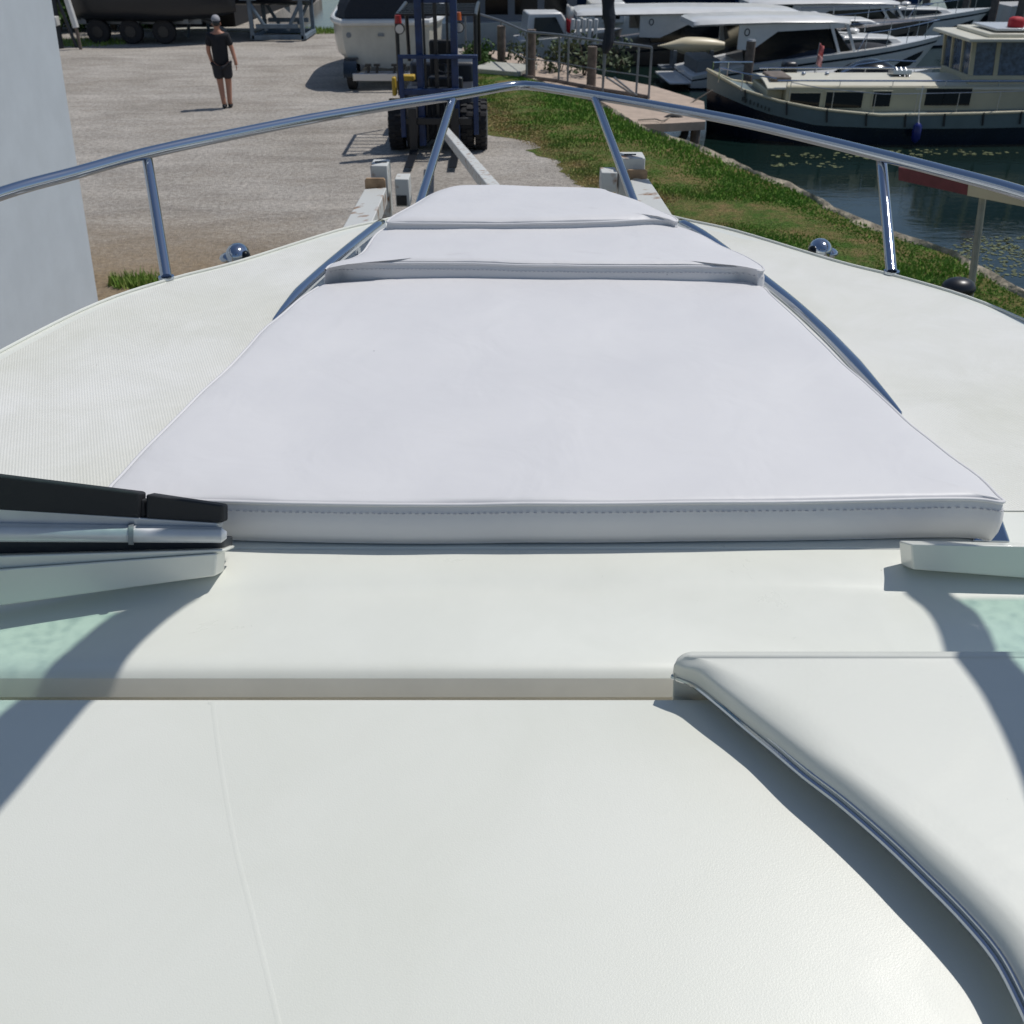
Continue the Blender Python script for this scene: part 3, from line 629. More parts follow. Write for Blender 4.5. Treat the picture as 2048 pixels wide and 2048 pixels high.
# ------------------------------------------------------------ trailer under our boat
tl_ = thing('boat_trailer', (CX, 4.2, 0), 'white steel boat trailer with rusty guide posts standing at the bow', 'trailer')
def qbox(name, x0, y0, x1, y1, Y, dep, mt, par, bev=.004, extra=0):
    a = Q(x0, y0, Y); b_ = Q(x1, y1, Y); m = MB(); z1 = a.z; z0 = b_.z - extra
    m.box(((a.x + b_.x) / 2, Y + dep / 2, (z0 + z1) / 2), (abs(b_.x - a.x), dep, z1 - z0)); return m.build(name, mt, par, bevel=bev)
for sgn, (px0, px1, pt, sb, pl_, bra) in ((-1, ((740), 781, 331, (789, 820, 358, 414), ((729, 378), (773, 375), (745, 442), (685, 455)), (729, 771, 357, 378))), (1, (1240, 1283, 316, (1203, 1233, 345, 385), ((1256, 360), (1297, 357), (1352, 440), (1290, 450)), (1254, 1294, 340, 358)))):
    p_ = qbox('guide_post', px0, pt, px1, 440, 4.42, .12, rust, tl_, extra=2.3)
    a = Q((px0 + px1) / 2, pt - 10, 4.46); m = MB(); m.box((a.x, 4.48, Q(px0, pt, 4.42).z + .001), (.05, .012, .006)); m.build('slot', black, p_)
    s_ = qbox('socket', sb[0], sb[2], sb[1], sb[3], 4.40, .10, rust, tl_)
    if sgn < 0:
        m = MB(); a = Q(793, 391, 4.398); b_ = Q(814, 411, 4.398); m.box(((a.x + b_.x) / 2, 4.398, (a.z + b_.z) / 2), (b_.x - a.x, .004, a.z - b_.z)); m.build('opening', black, s_, smooth=0)
    A, B = Q(*pl_[0], 4.36), Q(*pl_[1], 4.36); C, D = Q(*pl_[2], 3.78), Q(*pl_[3], 3.78); dn = Vector((0, 0, -.07))
    m = MB(); m.hexa([D + dn, C + dn, B + dn, A + dn, D, C, B, A]); m.build('bunk_arm', rust, tl_, bevel=.004)
    a = Q(bra[0], bra[2], 4.37); b_ = Q(bra[1], bra[3], 4.37); w_ = b_.x - a.x; z1 = a.z; z0 = b_.z - .02; m = MB()
    arc = [(a.x, z0), (a.x, z1 - .008), (a.x + .006, z1)] + [(b_.x - .006, z1), (b_.x, z1 - .008), (b_.x, z0), (b_.x - w_ * .12, z0)] + [(a.x + w_ * (.5 + .38 * cos(t_)), z0 + .024 * sin(t_)) for t_ in [pi * j / 8 for j in range(9)]] + [(a.x + w_ * .12, z0)]
    m.prism_y(arc, 4.37, 4.385); m.build('saddle_plate', mat('rusty_steel', (.3, .2, .12), .8, var=.4, vscale=12), tl_)
    m = MB(); x_ = CX + sgn * .62; m.box((x_, 1.5, .75), (.12, 7, .14)); m.build('side_beam', rust, tl_, bevel=.01)
    for yy in (-.6, .5):
        m = MB(); m.cyl((CX + sgn * 1.0, yy, .38), (CX + sgn * 1.25, yy, .38), .38, 28); wh = m.build('wheel', tyre, tl_, bevel=.03)
        m = MB(); m.cyl((CX + sgn * 1.24, yy, .38), (CX + sgn * 1.27, yy, .38), .2, 20); m.build('rim', steel, wh)
m = MB(); m.box((CX, 4.9, .75), (1.5, .14, .14)); m.build('cross_beam', rust, tl_, bevel=.01)
a = Q(889, 262, 17.6); b_ = Q(981, 375, 10.); e = b_ + (b_ - a) * .42; d = (e - a).normalized(); sd = Vector((1, 0, 0)); upv = sd.cross(d).normalized()
m = MB(); hw = .062
m.hexa([a + sd * -hw - upv * hw, a + sd * hw - upv * hw, e + sd * hw - upv * hw, e - sd * hw - upv * hw, a - sd * hw + upv * hw, a + sd * hw + upv * hw, e + sd * hw + upv * hw, e - sd * hw + upv * hw])
m.build('drawbar', rust, tl_, bevel=.01)

# ------------------------------------------------------------ white wall at the left
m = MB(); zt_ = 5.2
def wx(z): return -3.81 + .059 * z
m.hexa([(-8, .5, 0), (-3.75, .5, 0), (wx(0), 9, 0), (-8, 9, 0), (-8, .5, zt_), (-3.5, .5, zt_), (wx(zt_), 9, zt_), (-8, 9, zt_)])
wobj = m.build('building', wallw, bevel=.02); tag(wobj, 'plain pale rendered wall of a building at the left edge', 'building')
# ============================================================ forklift
FY = 18.7
fk = thing('forklift', (-1.3, 19.6, 0), 'blue and black forklift facing us with twin front tyres, on the gravel', 'forklift')
def X(px, Y, z): # x at pixel column for a point at Y, z
    d = Y * cos(PITCH) + (H - z) * sin(PITCH); return (px - 1024) / F * d
def wheel(cx, cy, r, wd, par, name='wheel', lug=True):
    m = MB(); prof_ = [(-.5, .62), (-.5, .9), (-.42, .98), (-.3, 1), (.3, 1), (.42, .98), (.5, .9), (.5, .62)]; n = 36; rings = []
    for k, (u, q) in enumerate(prof_):
        rings.append([Vector((cx + u * wd, cy + cos(2 * pi * i / n) * r * q, r + sin(2 * pi * i / n) * r * q)) for i in range(n)])
    m.loft(rings)
    if lug:
        for i in range(20):
            a = 2 * pi * i / 20
            for s_ in (-1, 1):
                aa = a + (.08 if s_ > 0 else -.08); q = Vector((cx + s_ * wd * .24, cy + cos(aa) * r * 1.0, r + sin(aa) * r * 1.0)); m.box(q, (wd * .5, .05, .035), rx=aa - pi / 2, rz=0)
    o = m.build(name, tyre, par); m = MB(); m.cyl((cx - wd * .51, cy, r), (cx + wd * .51, cy, r), r * .58, 20); m.build('rim', greymetal, o); return o
for px0, px1 in ((776, 806), (921, 947), (949, 974)):
    x0, x1 = X(px0, FY, .3), X(px1, FY, .3); wheel((x0 + x1) / 2, FY + .42, .41, (x1 - x0) * .96, fk)
wheel(X(812, FY, .3) + .1, FY + .42, .41, .2, fk, lug=False)
for s_ in (-1, 1): wheel(-1.3 + s_ * .55, FY + 2.2, .3, .25, fk)
def fbox(name, px0, px1, py0, py1, Y, dep, mt, par=fk, bev=.01):
    a = Q(px0, py0, Y); b_ = Q(px1, py1, Y); m = MB(); m.box(((X(px0, Y, a.z) + X(px1, Y, a.z)) / 2, Y + dep / 2, (a.z + b_.z) / 2), (X(px1, Y, a.z) - X(px0, Y, a.z), dep, a.z - b_.z)); return m.build(name, mt, par, bevel=bev)
mast = fbox('mast', 824, 838, -60, 292, 18.55, .16, bluepaint); fbox('mast', 897, 911, -60, 292, 18.55, .16, bluepaint)
fbox('chain', 840, 845, -60, 280, 18.6, .03, black, mast); fbox('chain', 888, 893, -60, 280, 18.6, .03, black, mast)
fbox('hydraulic_cylinder', 862, 870, -60, 290, 18.62, .06, black, mast)
fbox('mast_crossbar', 836, 899, -4, 6, 18.6, .1, bluepaint, mast); fbox('mast_crossbar', 836, 899, 176, 190, 18.6, .1, black, mast)
cr = fbox('carriage', 795, 955, 110, 118, 18.4, .08, bluepaint); fbox('carriage_leg', 795, 805, 118, 275, 18.4, .08, bluepaint, cr); fbox('carriage_leg', 945, 955, 118, 270, 18.4, .08, bluepaint, cr)
fbox('carriage_plate', 806, 944, 178, 190, 18.42, .06, bluepaint, cr); fbox('carriage_plate', 806, 944, 236, 250, 18.42, .06, black, cr)
for s_ in (-1, 1):
    m = MB(); x_ = -1.33 + s_ * .36; m.box((x_, 18.36, .45), (.13, .05, .7)); m.hexa([(x_ - .065, 17.25, .07), (x_ + .065, 17.25, .07), (x_ + .065, 18.38, .07), (x_ - .065, 18.38, .07), (x_ - .065, 17.25, .085), (x_ + .065, 17.25, .085), (x_ + .065, 18.38, .13), (x_ - .065, 18.38, .13)]); m.build('fork', black, fk)
m = MB(); m.box((-1.3, 20.1, .62), (1.25, 2.1, .6)); m.box((-1.3, 19.15, .55), (1.3, .4, .75)); m.box((-1.3, 20.9, .95), (1.2, .8, .6)); m.build('body', mat('fork_body', (.02, .025, .035), .45, var=.3), fk, bevel=.06)
m = MB(); m.box((-1.25, 20.0, 1.02), (.5, .5, .14)); m.box((-1.25, 20.28, 1.35), (.5, .12, .62), rx=.15); m.build('seat', rubber, fk, bevel=.04)
m = MB(); c = Vector((-1.16, 19.5, 1.34)); m.tube([c + Vector((.19 * cos(a), .19 * sin(a) * .8, .19 * sin(a) * .6)) for a in [2 * pi * i / 24 for i in range(24)]], .014, 8, closed=True); m.cyl(c, c + Vector((0, -.2, -.35)), .02); m.box(c, (.36, .03, .02)); m.build('steering_wheel', black, fk)
m = MB(); m.box((-1.16, 19.2, 1.02), (.6, .16, .32)); m.build('dashboard_panel', black, fk, bevel=.03)
gd_ = MB(); xs = (-1.95, -.62)
for x_ in xs:
    gd_.tube([(x_, 19.05, .9), (x_, 19.1, 2.15), (x_, 20.9, 2.2), (x_, 21.1, 1.2)], .035, 8)
for y_ in (19.1, 19.4, 19.7, 20.0, 20.3, 20.6, 20.9): gd_.box((-1.285, y_, 2.17), (1.35, .05, .04))
gd_.build('overhead_guard', black, fk)
for px, py, mt in ((796, 37, mat('red_lens', (.35, .02, .02), .4)), (916, 31, orange)):
    c = Q(px, py, 19.0); m = MB(); m.cyl(c - Vector((0, 0, .07)), c + Vector((0, 0, .05)), .06, 14, .05); m.build('lamp', mt, fk)
for px, py in ((799, 58), (918, 55)):
    c = Q(px, py, 18.95); m = MB(); m.cyl(c, c + Vector((0, .12, 0)), .085, 16); hl = m.build('headlight', black, fk); m = MB(); m.cyl(c - Vector((0, .006, 0)), c, .07, 16); m.build('lens', steel, hl)
m = MB(); c = Q(816, 155, 19.0); m.box(c, (.24, .2, .09)); c = Q(789, 172, 19.0); m.box(c, (.07, .2, .3)); m.build('step', yellow, fk, bevel=.02)
m = MB()
for k in range(4):
    a = Q(850 + k * 9, 150 + k * 5, 18.75); m.tube(smoothpath([a, a + Vector((.1, -.05, -.5)), a + Vector((.05, 0, -.9)), a + Vector((-.1, .1, -1.1))], 5), .014, 6)
m.build('hose', rubber, fk)

# ============================================================ generic boats
def hullskin(m, L_, B, sheer, lo, hi, full=2.6, rake=.3, tr=.85, n=30, k=5, low=.72, x0=0):
    rings = []
    for i in range(n + 1):
        s_ = i / n; hb = B / 2 * (tr + (1 - tr) * min(1, s_ / .4)) * (1 - max(0, (s_ - .35) / .65) ** full); hb = max(hb, .012)
        sh = interp(sheer, s_); a = interp(lo, s_); b_ = interp(hi, s_); r = []
        for side in (1, -1):
            zs = [b_ + (a - b_) * j / (k - 1) for j in range(k)]
            if side < 0: zs = zs[::-1]
            for z in zs:
                f = low + (1 - low) * max(0, min(1, (z + .3) / (sh + .3))) ** .7
                r.append(Vector((x0 + L_ * s_ + rake * s_ ** 8 * (z - sh) * .8, side * hb * f, z)))
        rings.append(r)
    m.loft(rings); return m
def lpt(root_loc, rz, wpt):   # world point -> local
    d = Vector(wpt) - Vector(root_loc); return Matrix.Rotation(-rz, 3, 'Z') @ d

# ---- barge: bow to the left
bo = Vector((13.6, 24.35, WZ)); b0 = thing('barge', bo, 'old grey green and navy steel barge with cream cabin and wheelhouse, moored by the bank', 'barge', rz=pi, local=True)
BL = 9.3
def sb(x): return (13.6 - x) / BL     # world x -> station
sheer = [(0, .7), (sb(10.9), .66), (sb(7.8), .60), (sb(6.5), .70), (sb(5.7), .82), (sb(5.0), .98), (1, 1.3)]
boot = [(0, .37), (sb(8.5), .34), (sb(6.5), .38), (sb(5.4), .58), (sb(4.6), .82), (1, .92)]
m = MB(); hullskin(m, BL, 3.0, sheer, [(0, -.5), (1, -.5)], boot, full=5, rake=.1, tr=.8, low=.93); m.build('lower_hull', navy, b0, smooth=60)
m = MB(); hullskin(m, BL, 3.02, sheer, boot, sheer, full=5, rake=.1, tr=.8, low=.95); hu = m.build('topsides', greygreen, b0, smooth=60)
def rimline(dz, sgn, off=0.0, s0=0, s1=1, full=5, B=3.0, L_=BL, sh=sheer, tr=.8, n=40):
    o_ = []
    for i in range(n + 1):
        s_ = s0 + (s1 - s0) * i / n; hb = B / 2 * (tr + (1 - tr) * min(1, s_ / .4)) * (1 - max(0, (s_ - .35) / .65) ** full); o_.append(Vector((L_ * s_, sgn * (hb + off), interp(sh, s_) + dz)))
    return o_
m = MB(); m.tube(rimline(.01, 1) + rimline(.01, -1)[::-1][1:], .03, 8); m.build('rubbing_strake', cream, hu)
m = MB()
for i in range(9):
    s_ = sb(11.6 - i * .82)
    q = rimline(0, 1, .012, s_, s_, n=1)[0]; m = MB(); m.box(q + Vector((0, .012, -.1)), (.03, .03, .26), ry=.12); m.build('scupper', black, hu)
m = MB()
for i, (wd, hgt) in enumerate(((.05, .08), (.04, .06), (.05, .09), (.03, .06), (.05, .08), (.05, .06), (.03, .08), (.06, .07))):
    s_ = sb(5.0 + i * .075); q = rimline(-.14 - i * .006, 1, .008, s_, s_, n=1)[0]; q2 = rimline(-.14, 1, .008, s_ + .003, s_ + .003, n=1)[0]
    m.box(q + Vector((0, .0, -.03)), (wd * .6, .02, hgt), rz=atan2((q2 - q).y, (q2 - q).x), ry=.1 * (i % 3 - 1))
m.build('name_lettering', mat('lettering', (.04, .055, .05), .6), hu, smooth=0)
def L0(px, py, Y): w_ = Q(px, py, Y); return lpt(bo, pi, w_)
ys = 1.02   # half width of the cabin
Yc = 24.35 - ys
a = L0(1560, 190, Yc); xf = L0(1572, 190, Yc).x; xa = 13.6 - 12.6
zroof = L0(1640, 173, Yc).z; zd = .55
m = MB(); m.box(((xf + xa) / 2, 0, (zroof + zd) / 2), (xf - xa, 2 * ys, zroof - zd)); m.box((xf + .18, 0, (zroof - .1 + zd) / 2), (.36, 1.5, zroof - .1 - zd)); cab = m.build('cabin', cream, b0, bevel=.03)
m = MB(); rings = []
for s_ in (-1.06, -1.0, -.7, -.35, 0, .35, .7, 1.0, 1.06):
    z = zroof + .11 * (1 - min(1, abs(s_)) ** 2); z = z - (.02 if abs(s_) > 1.03 else 0); rings.append([(xa - .1, s_ * ys, z), (xf + .4, s_ * ys * .9, z - .02), (xf + .4, s_ * ys * .9, z - .05), (xa - .1, s_ * ys, z - .04)])
m.loft(rings); rf = m.build('roof', creamroof, cab, smooth=50)
for sgn in (1, -1):
    m = MB(); z = zroof + .1; pts_ = [(xa, sgn * ys * .97, z), (xf + .2, sgn * ys * .92, z)]; m.tube(pts_, .02, 8)
    for i in range(7): xx = xa + (xf - xa) * i / 6; m.cyl((xx, sgn * ys * .97, zroof - .02), (xx, sgn * ys * .97, z), .008, 6)
    m.build('handrail', chrome, rf)
m = MB()
for px in (1608, 1655): 
    q = L0(px, 162, 24.2); m = MB(); m.ball((q.x, q.y * .2, zroof + .12), .05, (1, 1, .8), 10, 6); m.build('roof_vent', steel, rf)
m = MB(); q = L0(1800, 152, 24.2); m.box((q.x, .1, zroof + .16), (.4, .35, .08), rx=.1)
for i in range(3): m.tube([(q.x - .15 + .1 * i, .3, zroof + .1), (q.x - .1 + .1 * i, .1, zroof + .25), (q.x + .1 * i, -.1, zroof + .1)], .012, 6)
m.build('roof_fitting', steel, rf)
for (p0, p1, t0, b_0) in ((1581, 1637, 186, 217), (1653, 1722, 184, 216), (1748, 1778, 183, 213), (1842, 1949, 177, 211)):
    q0 = L0(p0, t0, Yc); q1 = L0(p1, b_0, Yc); 
    xm, zm, w_, h_ = (q0.x + q1.x) / 2, (q0.z + q1.z) / 2, abs(q0.x - q1.x), abs(q0.z - q1.z)
    if p0 > 1800: w_ *= .8
    m = MB(); m.box((xm, ys + .008, zm), (w_ + .06, .02, h_ + .05)); wf = m.build('window', cream, cab, bevel=.03, seg=3)
    m = MB(); m.box((xm, ys + .014, zm), (w_, .02, h_)); m.build('pane', glassdark, wf, bevel=.05, seg=3)
# wheelhouse
xw0 = 13.6 - 9.75; ww = .85; zw = 1.98; zb = 1.1
m = MB(); xw1 = xw0 - 2.9
m.hexa([(xw1, -ww, zb), (xw0, -ww, zb), (xw0, ww, zb), (xw1, ww, zb), (xw1, -ww * .97, 1.3), (xw0, -ww * .97, 1.3), (xw0, ww * .97, 1.3), (xw1, ww * .97, 1.3)])
wh_ = m.build('wheelhouse', cream, b0, bevel=.02)
zt0 = 1.3
for (x_, y_) in ((xw0, ww * .95), (xw0, .3), (xw0, -.3), (xw0, -ww * .95), (xw0 - .52, ww * .95), (xw0 - 1.55, ww * .95), (xw0 - 2.5, ww * .95), (xw0 - 1.2, -ww * .95), (xw0 - 2.5, -ww * .95)):
    m = MB(); m.hexa([(x_ - .09, y_ - .05, zt0), (x_, y_ - .05, zt0), (x_, y_ + .003, zt0), (x_ - .09, y_ + .003, zt0), (x_ - .02, y_ - .05, zw), (x_ + .07, y_ - .05, zw), (x_ + .07, y_ + .003, zw), (x_ - .02, y_ + .003, zw)]); m.build('window_frame', cream, wh_)
m = MB(); m.hexa([(xw0 - 2.6, -ww * .93, zt0), (xw0 - .04, -ww * .93, zt0), (xw0 - .04, ww * .93, zt0), (xw0 - 2.6, ww * .93, zt0), (xw0 - 2.6, -ww * .93, zw), (xw0 + .03, -ww * .93, zw), (xw0 + .03, ww * .93, zw), (xw0 - 2.6, ww * .93, zw)]); m.build('pane', curtain, wh_)
m = MB(); m.box((xw0 - 1.25, 0, zw + .03), (3.0, 2.2, .07)); m.box((xw0 - 1.4, 0, zw + .1), (2.4, 1.8, .08)); wr_ = m.build('wheelhouse_roof', creamroof, wh_, bevel=.02)
m = MB(); m.box((xw0 - 1.1, .1, zw + .2), (1.4, 1.3, .05)); m.build('solar_panel', alu, wr_, bevel=.01)
m = MB(); q = L0(2040, 60, 23.6); m.box((q.x, .5, zw + .3), (.3, .3, .25)); m.build('folded_cloth', red, wr_, bevel=.08)
# bow deck gear
m = MB(); m.box((BL - 1.5, .2, 1.0), (.45, .9, .5)); m.build('hatch_box', wood, b0, bevel=.03)
m = MB(); m.tube([(BL - .2, .4, 1.4), (BL - .6, .85, 1.35), (BL - 1.25, 1.25, 1.3)], .015, 8); m.tube([(BL - .2, -.4, 1.4), (BL - .6, -.85, 1.35), (BL - 1.25, -1.25, 1.3)], .015, 8)
for sg in (1, -1):
    m.cyl((BL - .2, sg * .4, 1.1), (BL - .2, sg * .4, 1.4), .012, 6); m.cyl((BL - .62, sg * .85, 1.0), (BL - .62, sg * .85, 1.35), .012, 6)
m.build('bow_rail', chrome, b0)
m = MB()
rl = rimline(.42, 1, -.05, .08, sb(5.9)); m.tube(rl, .008, 6)
for i in range(0, len(rl), 5): m.cyl(rl[i], rl[i] - Vector((0, 0, .42)), .008, 6)
m.build('lifeline', steel, b0)
fd = thing('fender', tuple(Q(1833, 232, 22.66)), 'small blue fender hanging on the grey green hull of the barge', 'fender'); c = Q(1833, 265, 22.66)
m = MB(); rings = []
for z, r in ((.2, .02), (.17, .06), (.12, .09), (-.12, .09), (-.18, .06), (-.21, .02)): rings.append([c + Vector((cos(a) * r, sin(a) * r, z)) for a in [2 * pi * i / 14 for i in range(14)]])
m.loft(rings); m.build('buoy', fenderblue, fd); m = MB(); m.tube([c + Vector((0, 0, .2)), c + Vector((0, .12, .5)), c + Vector((0, .14, .9))], .009, 6); m.build('rope', white, fd)

# ---- modern cruisers
def cruiser(loc, rz, L_, B, label, scale_z=1, hullm=gel_far, stripe=navy, roofdx=0, group='motor cruisers moored behind the barge', emblem=True, coverm=black, zr=1.62):
    r = thing('motor_cruiser', loc, label, 'motor cruiser', group, rz=rz, local=True)
    sh = [(0, .35), (.08, .46), (.2, .62), (.45, .84), (.75, 1.02), (1, 1.2)]
    st0 = [(0, .22), (.2, .42), (.45, .64), (.75, .84), (1, 1.02)]; st1 = [(0, .26), (.2, .48), (.45, .70), (.75, .90), (1, 1.08)]
    m = MB(); hullskin(m, L_, B, sh, [(0, -.4), (1, -.3)], [(0, .04), (1, .06)], full=2.4, rake=.9, tr=.9); m.build('boot_stripe', navy, r, smooth=60)
    m = MB(); hullskin(m, L_, B * 1.003, sh, [(0, .04), (1, .06)], st0, full=2.4, rake=.9, tr=.9); h_ = m.build('hull', hullm, r, smooth=60)
    m = MB(); hullskin(m, L_, B * 1.004, sh, st0, st1, full=2.4, rake=.9, tr=.9); m.build('stripe', stripe, h_, smooth=60)
    m = MB(); hullskin(m, L_, B, sh, st1, sh, full=2.4, rake=.9, tr=.9); m.build('bulwark', hullm, h_, smooth=60)
    # forward dark hull window, both sides
    for sg in (1, -1):
        m = MB(); o_ = []
        for s_, za_, zb_ in ((.78, .42, .44), (.84, .42, .66), (.9, .48, .78), (.945, .72, .84)):
            hb = B / 2 * (1 - ((s_ - .35) / .65) ** 2.4)
            for z in (za_, zb_):
                f = .72 + .28 * ((z + .3) / (interp(sh, s_) + .3)) ** .7; o_.append(Vector((L_ * s_ + .9 * s_ ** 8 * (z - interp(sh, s_)) * .8, sg * (hb * f * 1.003 + .012), z)))
        m.strip([o_[0::2], o_[1::2]]); m.strip([[q - Vector((0, sg * .02, 0)) for q in o_[0::2]], [q - Vector((0, sg * .02, 0)) for q in o_[1::2]]]); m.build('hull_window', glassdark, h_, smooth=0)
    # coachroof forward
    m = MB(); w2 = B * .33
    m.hexa([(L_ * .55, -w2, .8), (L_ * .86, -w2 * .5, .95), (L_ * .86, w2 * .5, .95), (L_ * .55, w2, .8), (L_ * .55, -w2 * .9, 1.28), (L_ * .8, -w2 * .45, 1.2), (L_ * .8, w2 * .45, 1.2), (L_ * .55, w2 * .9, 1.28)]); ck = m.build('coachroof', hullm, r, bevel=.05, seg=3)
    for sg in (1, -1):
        m = MB(); m.add([(L_ * .58, sg * (w2 * .96 + .02), .98), (L_ * .78, sg * (w2 * .60 + .03), 1.08), (L_ * .76, sg * (w2 * .58 + .02), 1.17), (L_ * .58, sg * (w2 * .92 + .02), 1.2), (L_ * .58, sg * (w2 * .96), .98), (L_ * .78, sg * (w2 * .56), 1.08), (L_ * .76, sg * (w2 * .54), 1.17), (L_ * .58, sg * (w2 * .9), 1.2)], [(0, 1, 2, 3), (7, 6, 5, 4), (0, 4, 5, 1), (1, 5, 6, 2), (2, 6, 7, 3), (3, 7, 4, 0)]); m.build('side_window', glassdark, ck, smooth=0)
    # wheelhouse glass block and hardtop
    w3 = B * .38
    m = MB(); m.hexa([(L_ * .2, -w3, .5), (L_ * .62, -w3 * .95, .8), (L_ * .62, w3 * .95, .8), (L_ * .2, w3, .5), (L_ * .17, -w3 * .95, zr), (L_ * .52, -w3 * .9, zr), (L_ * .52, w3 * .9, zr), (L_ * .17, w3 * .95, zr)]); sal = m.build('wheelhouse', glassdark, r, bevel=.03)
    for sg in (1, -1):
        yy = sg * (w3 + .03)
        m = MB(); pl__ = [(L_ * .165, zr + .02), (L_ * .165, zr - .62), (L_ * .22, zr - .64), (L_ * .31, zr - .18), (L_ * .56, zr - .1), (L_ * .56, zr + .02)]
        m.prism_y(pl__, min(yy, yy - sg * .05), max(yy, yy - sg * .05)); sp = m.build('side_pillar', hullm, sal)
        if emblem:
            cc = Vector((L_ * .195, yy + sg * .008, zr - .19)); m = MB(); m.tube([cc + Vector((cos(a) * .065, 0, sin(a) * .085)) for a in [2 * pi * i / 16 for i in range(16)]], .014, 6, closed=True); m.build('emblem', black, sp)
        for f in (.5, .56):
            m = MB(); m.hexa([(L_ * (f + .05), yy - .03, .85), (L_ * (f + .06), yy - .03, .85), (L_ * (f + .06), yy + .01, .85), (L_ * (f + .05), yy + .01, .85), (L_ * f, yy - .03, zr), (L_ * (f + .012), yy - .03, zr), (L_ * (f + .012), yy + .01, zr), (L_ * f, yy + .01, zr)]); m.build('windscreen_pillar', hullm, sal)
    m = MB(); rings = []
    for x_, k_, z_ in ((.0, .75, -.03), (.02, .93, .0), (.1, 1, .03), (.3, 1, .06), (.5, .95, .05), (.58, .8, .0), (.6, .6, -.03)):
        w_ = (w3 + .16) * k_; rings.append([Vector((L_ * (x_ + roofdx), -w_, zr + z_)), Vector((L_ * (x_ + roofdx), -w_ * .9, zr + z_ + .08)), Vector((L_ * (x_ + roofdx), w_ * .9, zr + z_ + .08)), Vector((L_ * (x_ + roofdx), w_, zr + z_)), Vector((L_ * (x_ + roofdx), w_ * .9, zr + z_ - .05)), Vector((L_ * (x_ + roofdx), -w_ * .9, zr + z_ - .05))])
    m.loft(rings); m.build('hardtop', hullm, r, smooth=40)
    # black cover on the foredeck
    # rails
    for sg in (1, -1):
        o_ = []
        for i in range(13):
            s_ = .62 + .36 * i / 12; hb = B / 2 * (1 - max(0, (s_ - .35) / .65) ** 2.4); o_.append(Vector((L_ * s_, sg * max(.03, hb - .08), interp(sh, s_) + (.42 if i else .0))))
        m = MB(); m.tube(o_, .013, 6)
        for i in range(1, 13, 3): m.cyl(o_[i], o_[i] - Vector((0, 0, .43)), .011, 6)
        m.build('deck_rail', chrome, r)
    # bathing platform, cockpit seat
    m = MB(); m.box((-.28, 0, .16), (.62, B * .8, .07)); m.build('swim_platform', hullm, r, bevel=.03)
    m = MB(); m.box((L_ * .07, 0, .52), (L_ * .09, B * .6, .42)); m.build('cockpit_seat', mat('grey_seat', (.17, .17, .16), .7), r, bevel=.05)
    m = MB(); m.ball((L_ * .66, .2, 1.32), .13, (1.3, 1.3, .55), 12, 7); m.build('deck_dome', hullm, ck); return r
c1 = cruiser((4.85, 31.35, WZ), radians(4), 7.35, 2.7, 'pale blue white cruiser with black windows and dark stripe, nearest behind the barge')
c2 = cruiser((2.0, 36.4, WZ), radians(1.5), 11.8, 3.4, 'cruiser with long white hardtop and brown hull, stern to the jetty', hullm=gel_far, zr=1.42, emblem=True, group='motor cruisers moored behind the barge')
for ch in c2.children_recursive:
    if ch.name.startswith(('hull', 'bulwark', 'boot')) and 'window' not in ch.name: ch.data.materials[0] = brown
c3 = cruiser((8.2, 40.2, WZ), radians(1), 8.8, 2.8, 'cruiser farther out whose pale hardtop shows above the others', zr=1.38, emblem=False)
# black tonneau over the foredeck of the first
m = MB(); rings = []
for i in range(9):
    s_ = i / 8; rings.append([Vector((2.5 + 3.2 * s_, -1.22 * cos(a) * (1 - .35 * s_), .62 + .3 * s_ + .5 * sin(a) ** .6 * sin(pi * (.12 + .8 * s_)))) for a in [pi * j / 8 for j in range(9)]] )
m.loft(rings); m.build('foredeck_cover', canvas, c1, smooth=60)

# cabin boat left of the jetty (white roof, dark side windows)
hb_ = thing('cabin_boat', (-2.6, 41.5, WZ), 'cabin boat with white roof and a row of dark windows behind the jetty end', 'boat', rz=0, local=True)
m = MB(); hullskin(m, 7.6, 2.9, [(0, .7), (.6, .8), (1, 1.0)], [(0, -.4), (1, -.4)], [(0, .7), (.6, .8), (1, 1.0)], full=3, rake=.4, tr=.9); m.build('hull', gel_far, hb_, smooth=60)
m = MB(); m.box((2.6, 0, 1.15), (4.6, 2.2, 1.0)); cb = m.build('cabin', mat('grey_cabin', (.16, .17, .19), .5), hb_, bevel=.04)
for i in range(4): 
    m = MB(); m.box((1.0 + i * 1.05, -1.105, 1.25), (.8, .02, .55)); m.build('window', glassdark, cb)
m = MB(); m.hexa([(0, -1.35, 1.72), (5.6, -1.35, 1.72), (5.3, 1.35, 1.72), (0, 1.35, 1.72), (0, -1.3, 1.84), (5.2, -1.3, 1.84), (5.0, 1.3, 1.84), (0, 1.3, 1.84)]); m.build('roof', gel_far, hb_, bevel=.03)
m = MB(); m.box((6.0, -.2, 1.0), (1.3, 1.7, .7)); cc_ = m.build('windscreen_surround', gel_far, hb_, bevel=.08); m = MB(); m.box((6.0, -1.06, 1.05), (.9, .02, .45)); m.build('pane', glassdark, cc_)

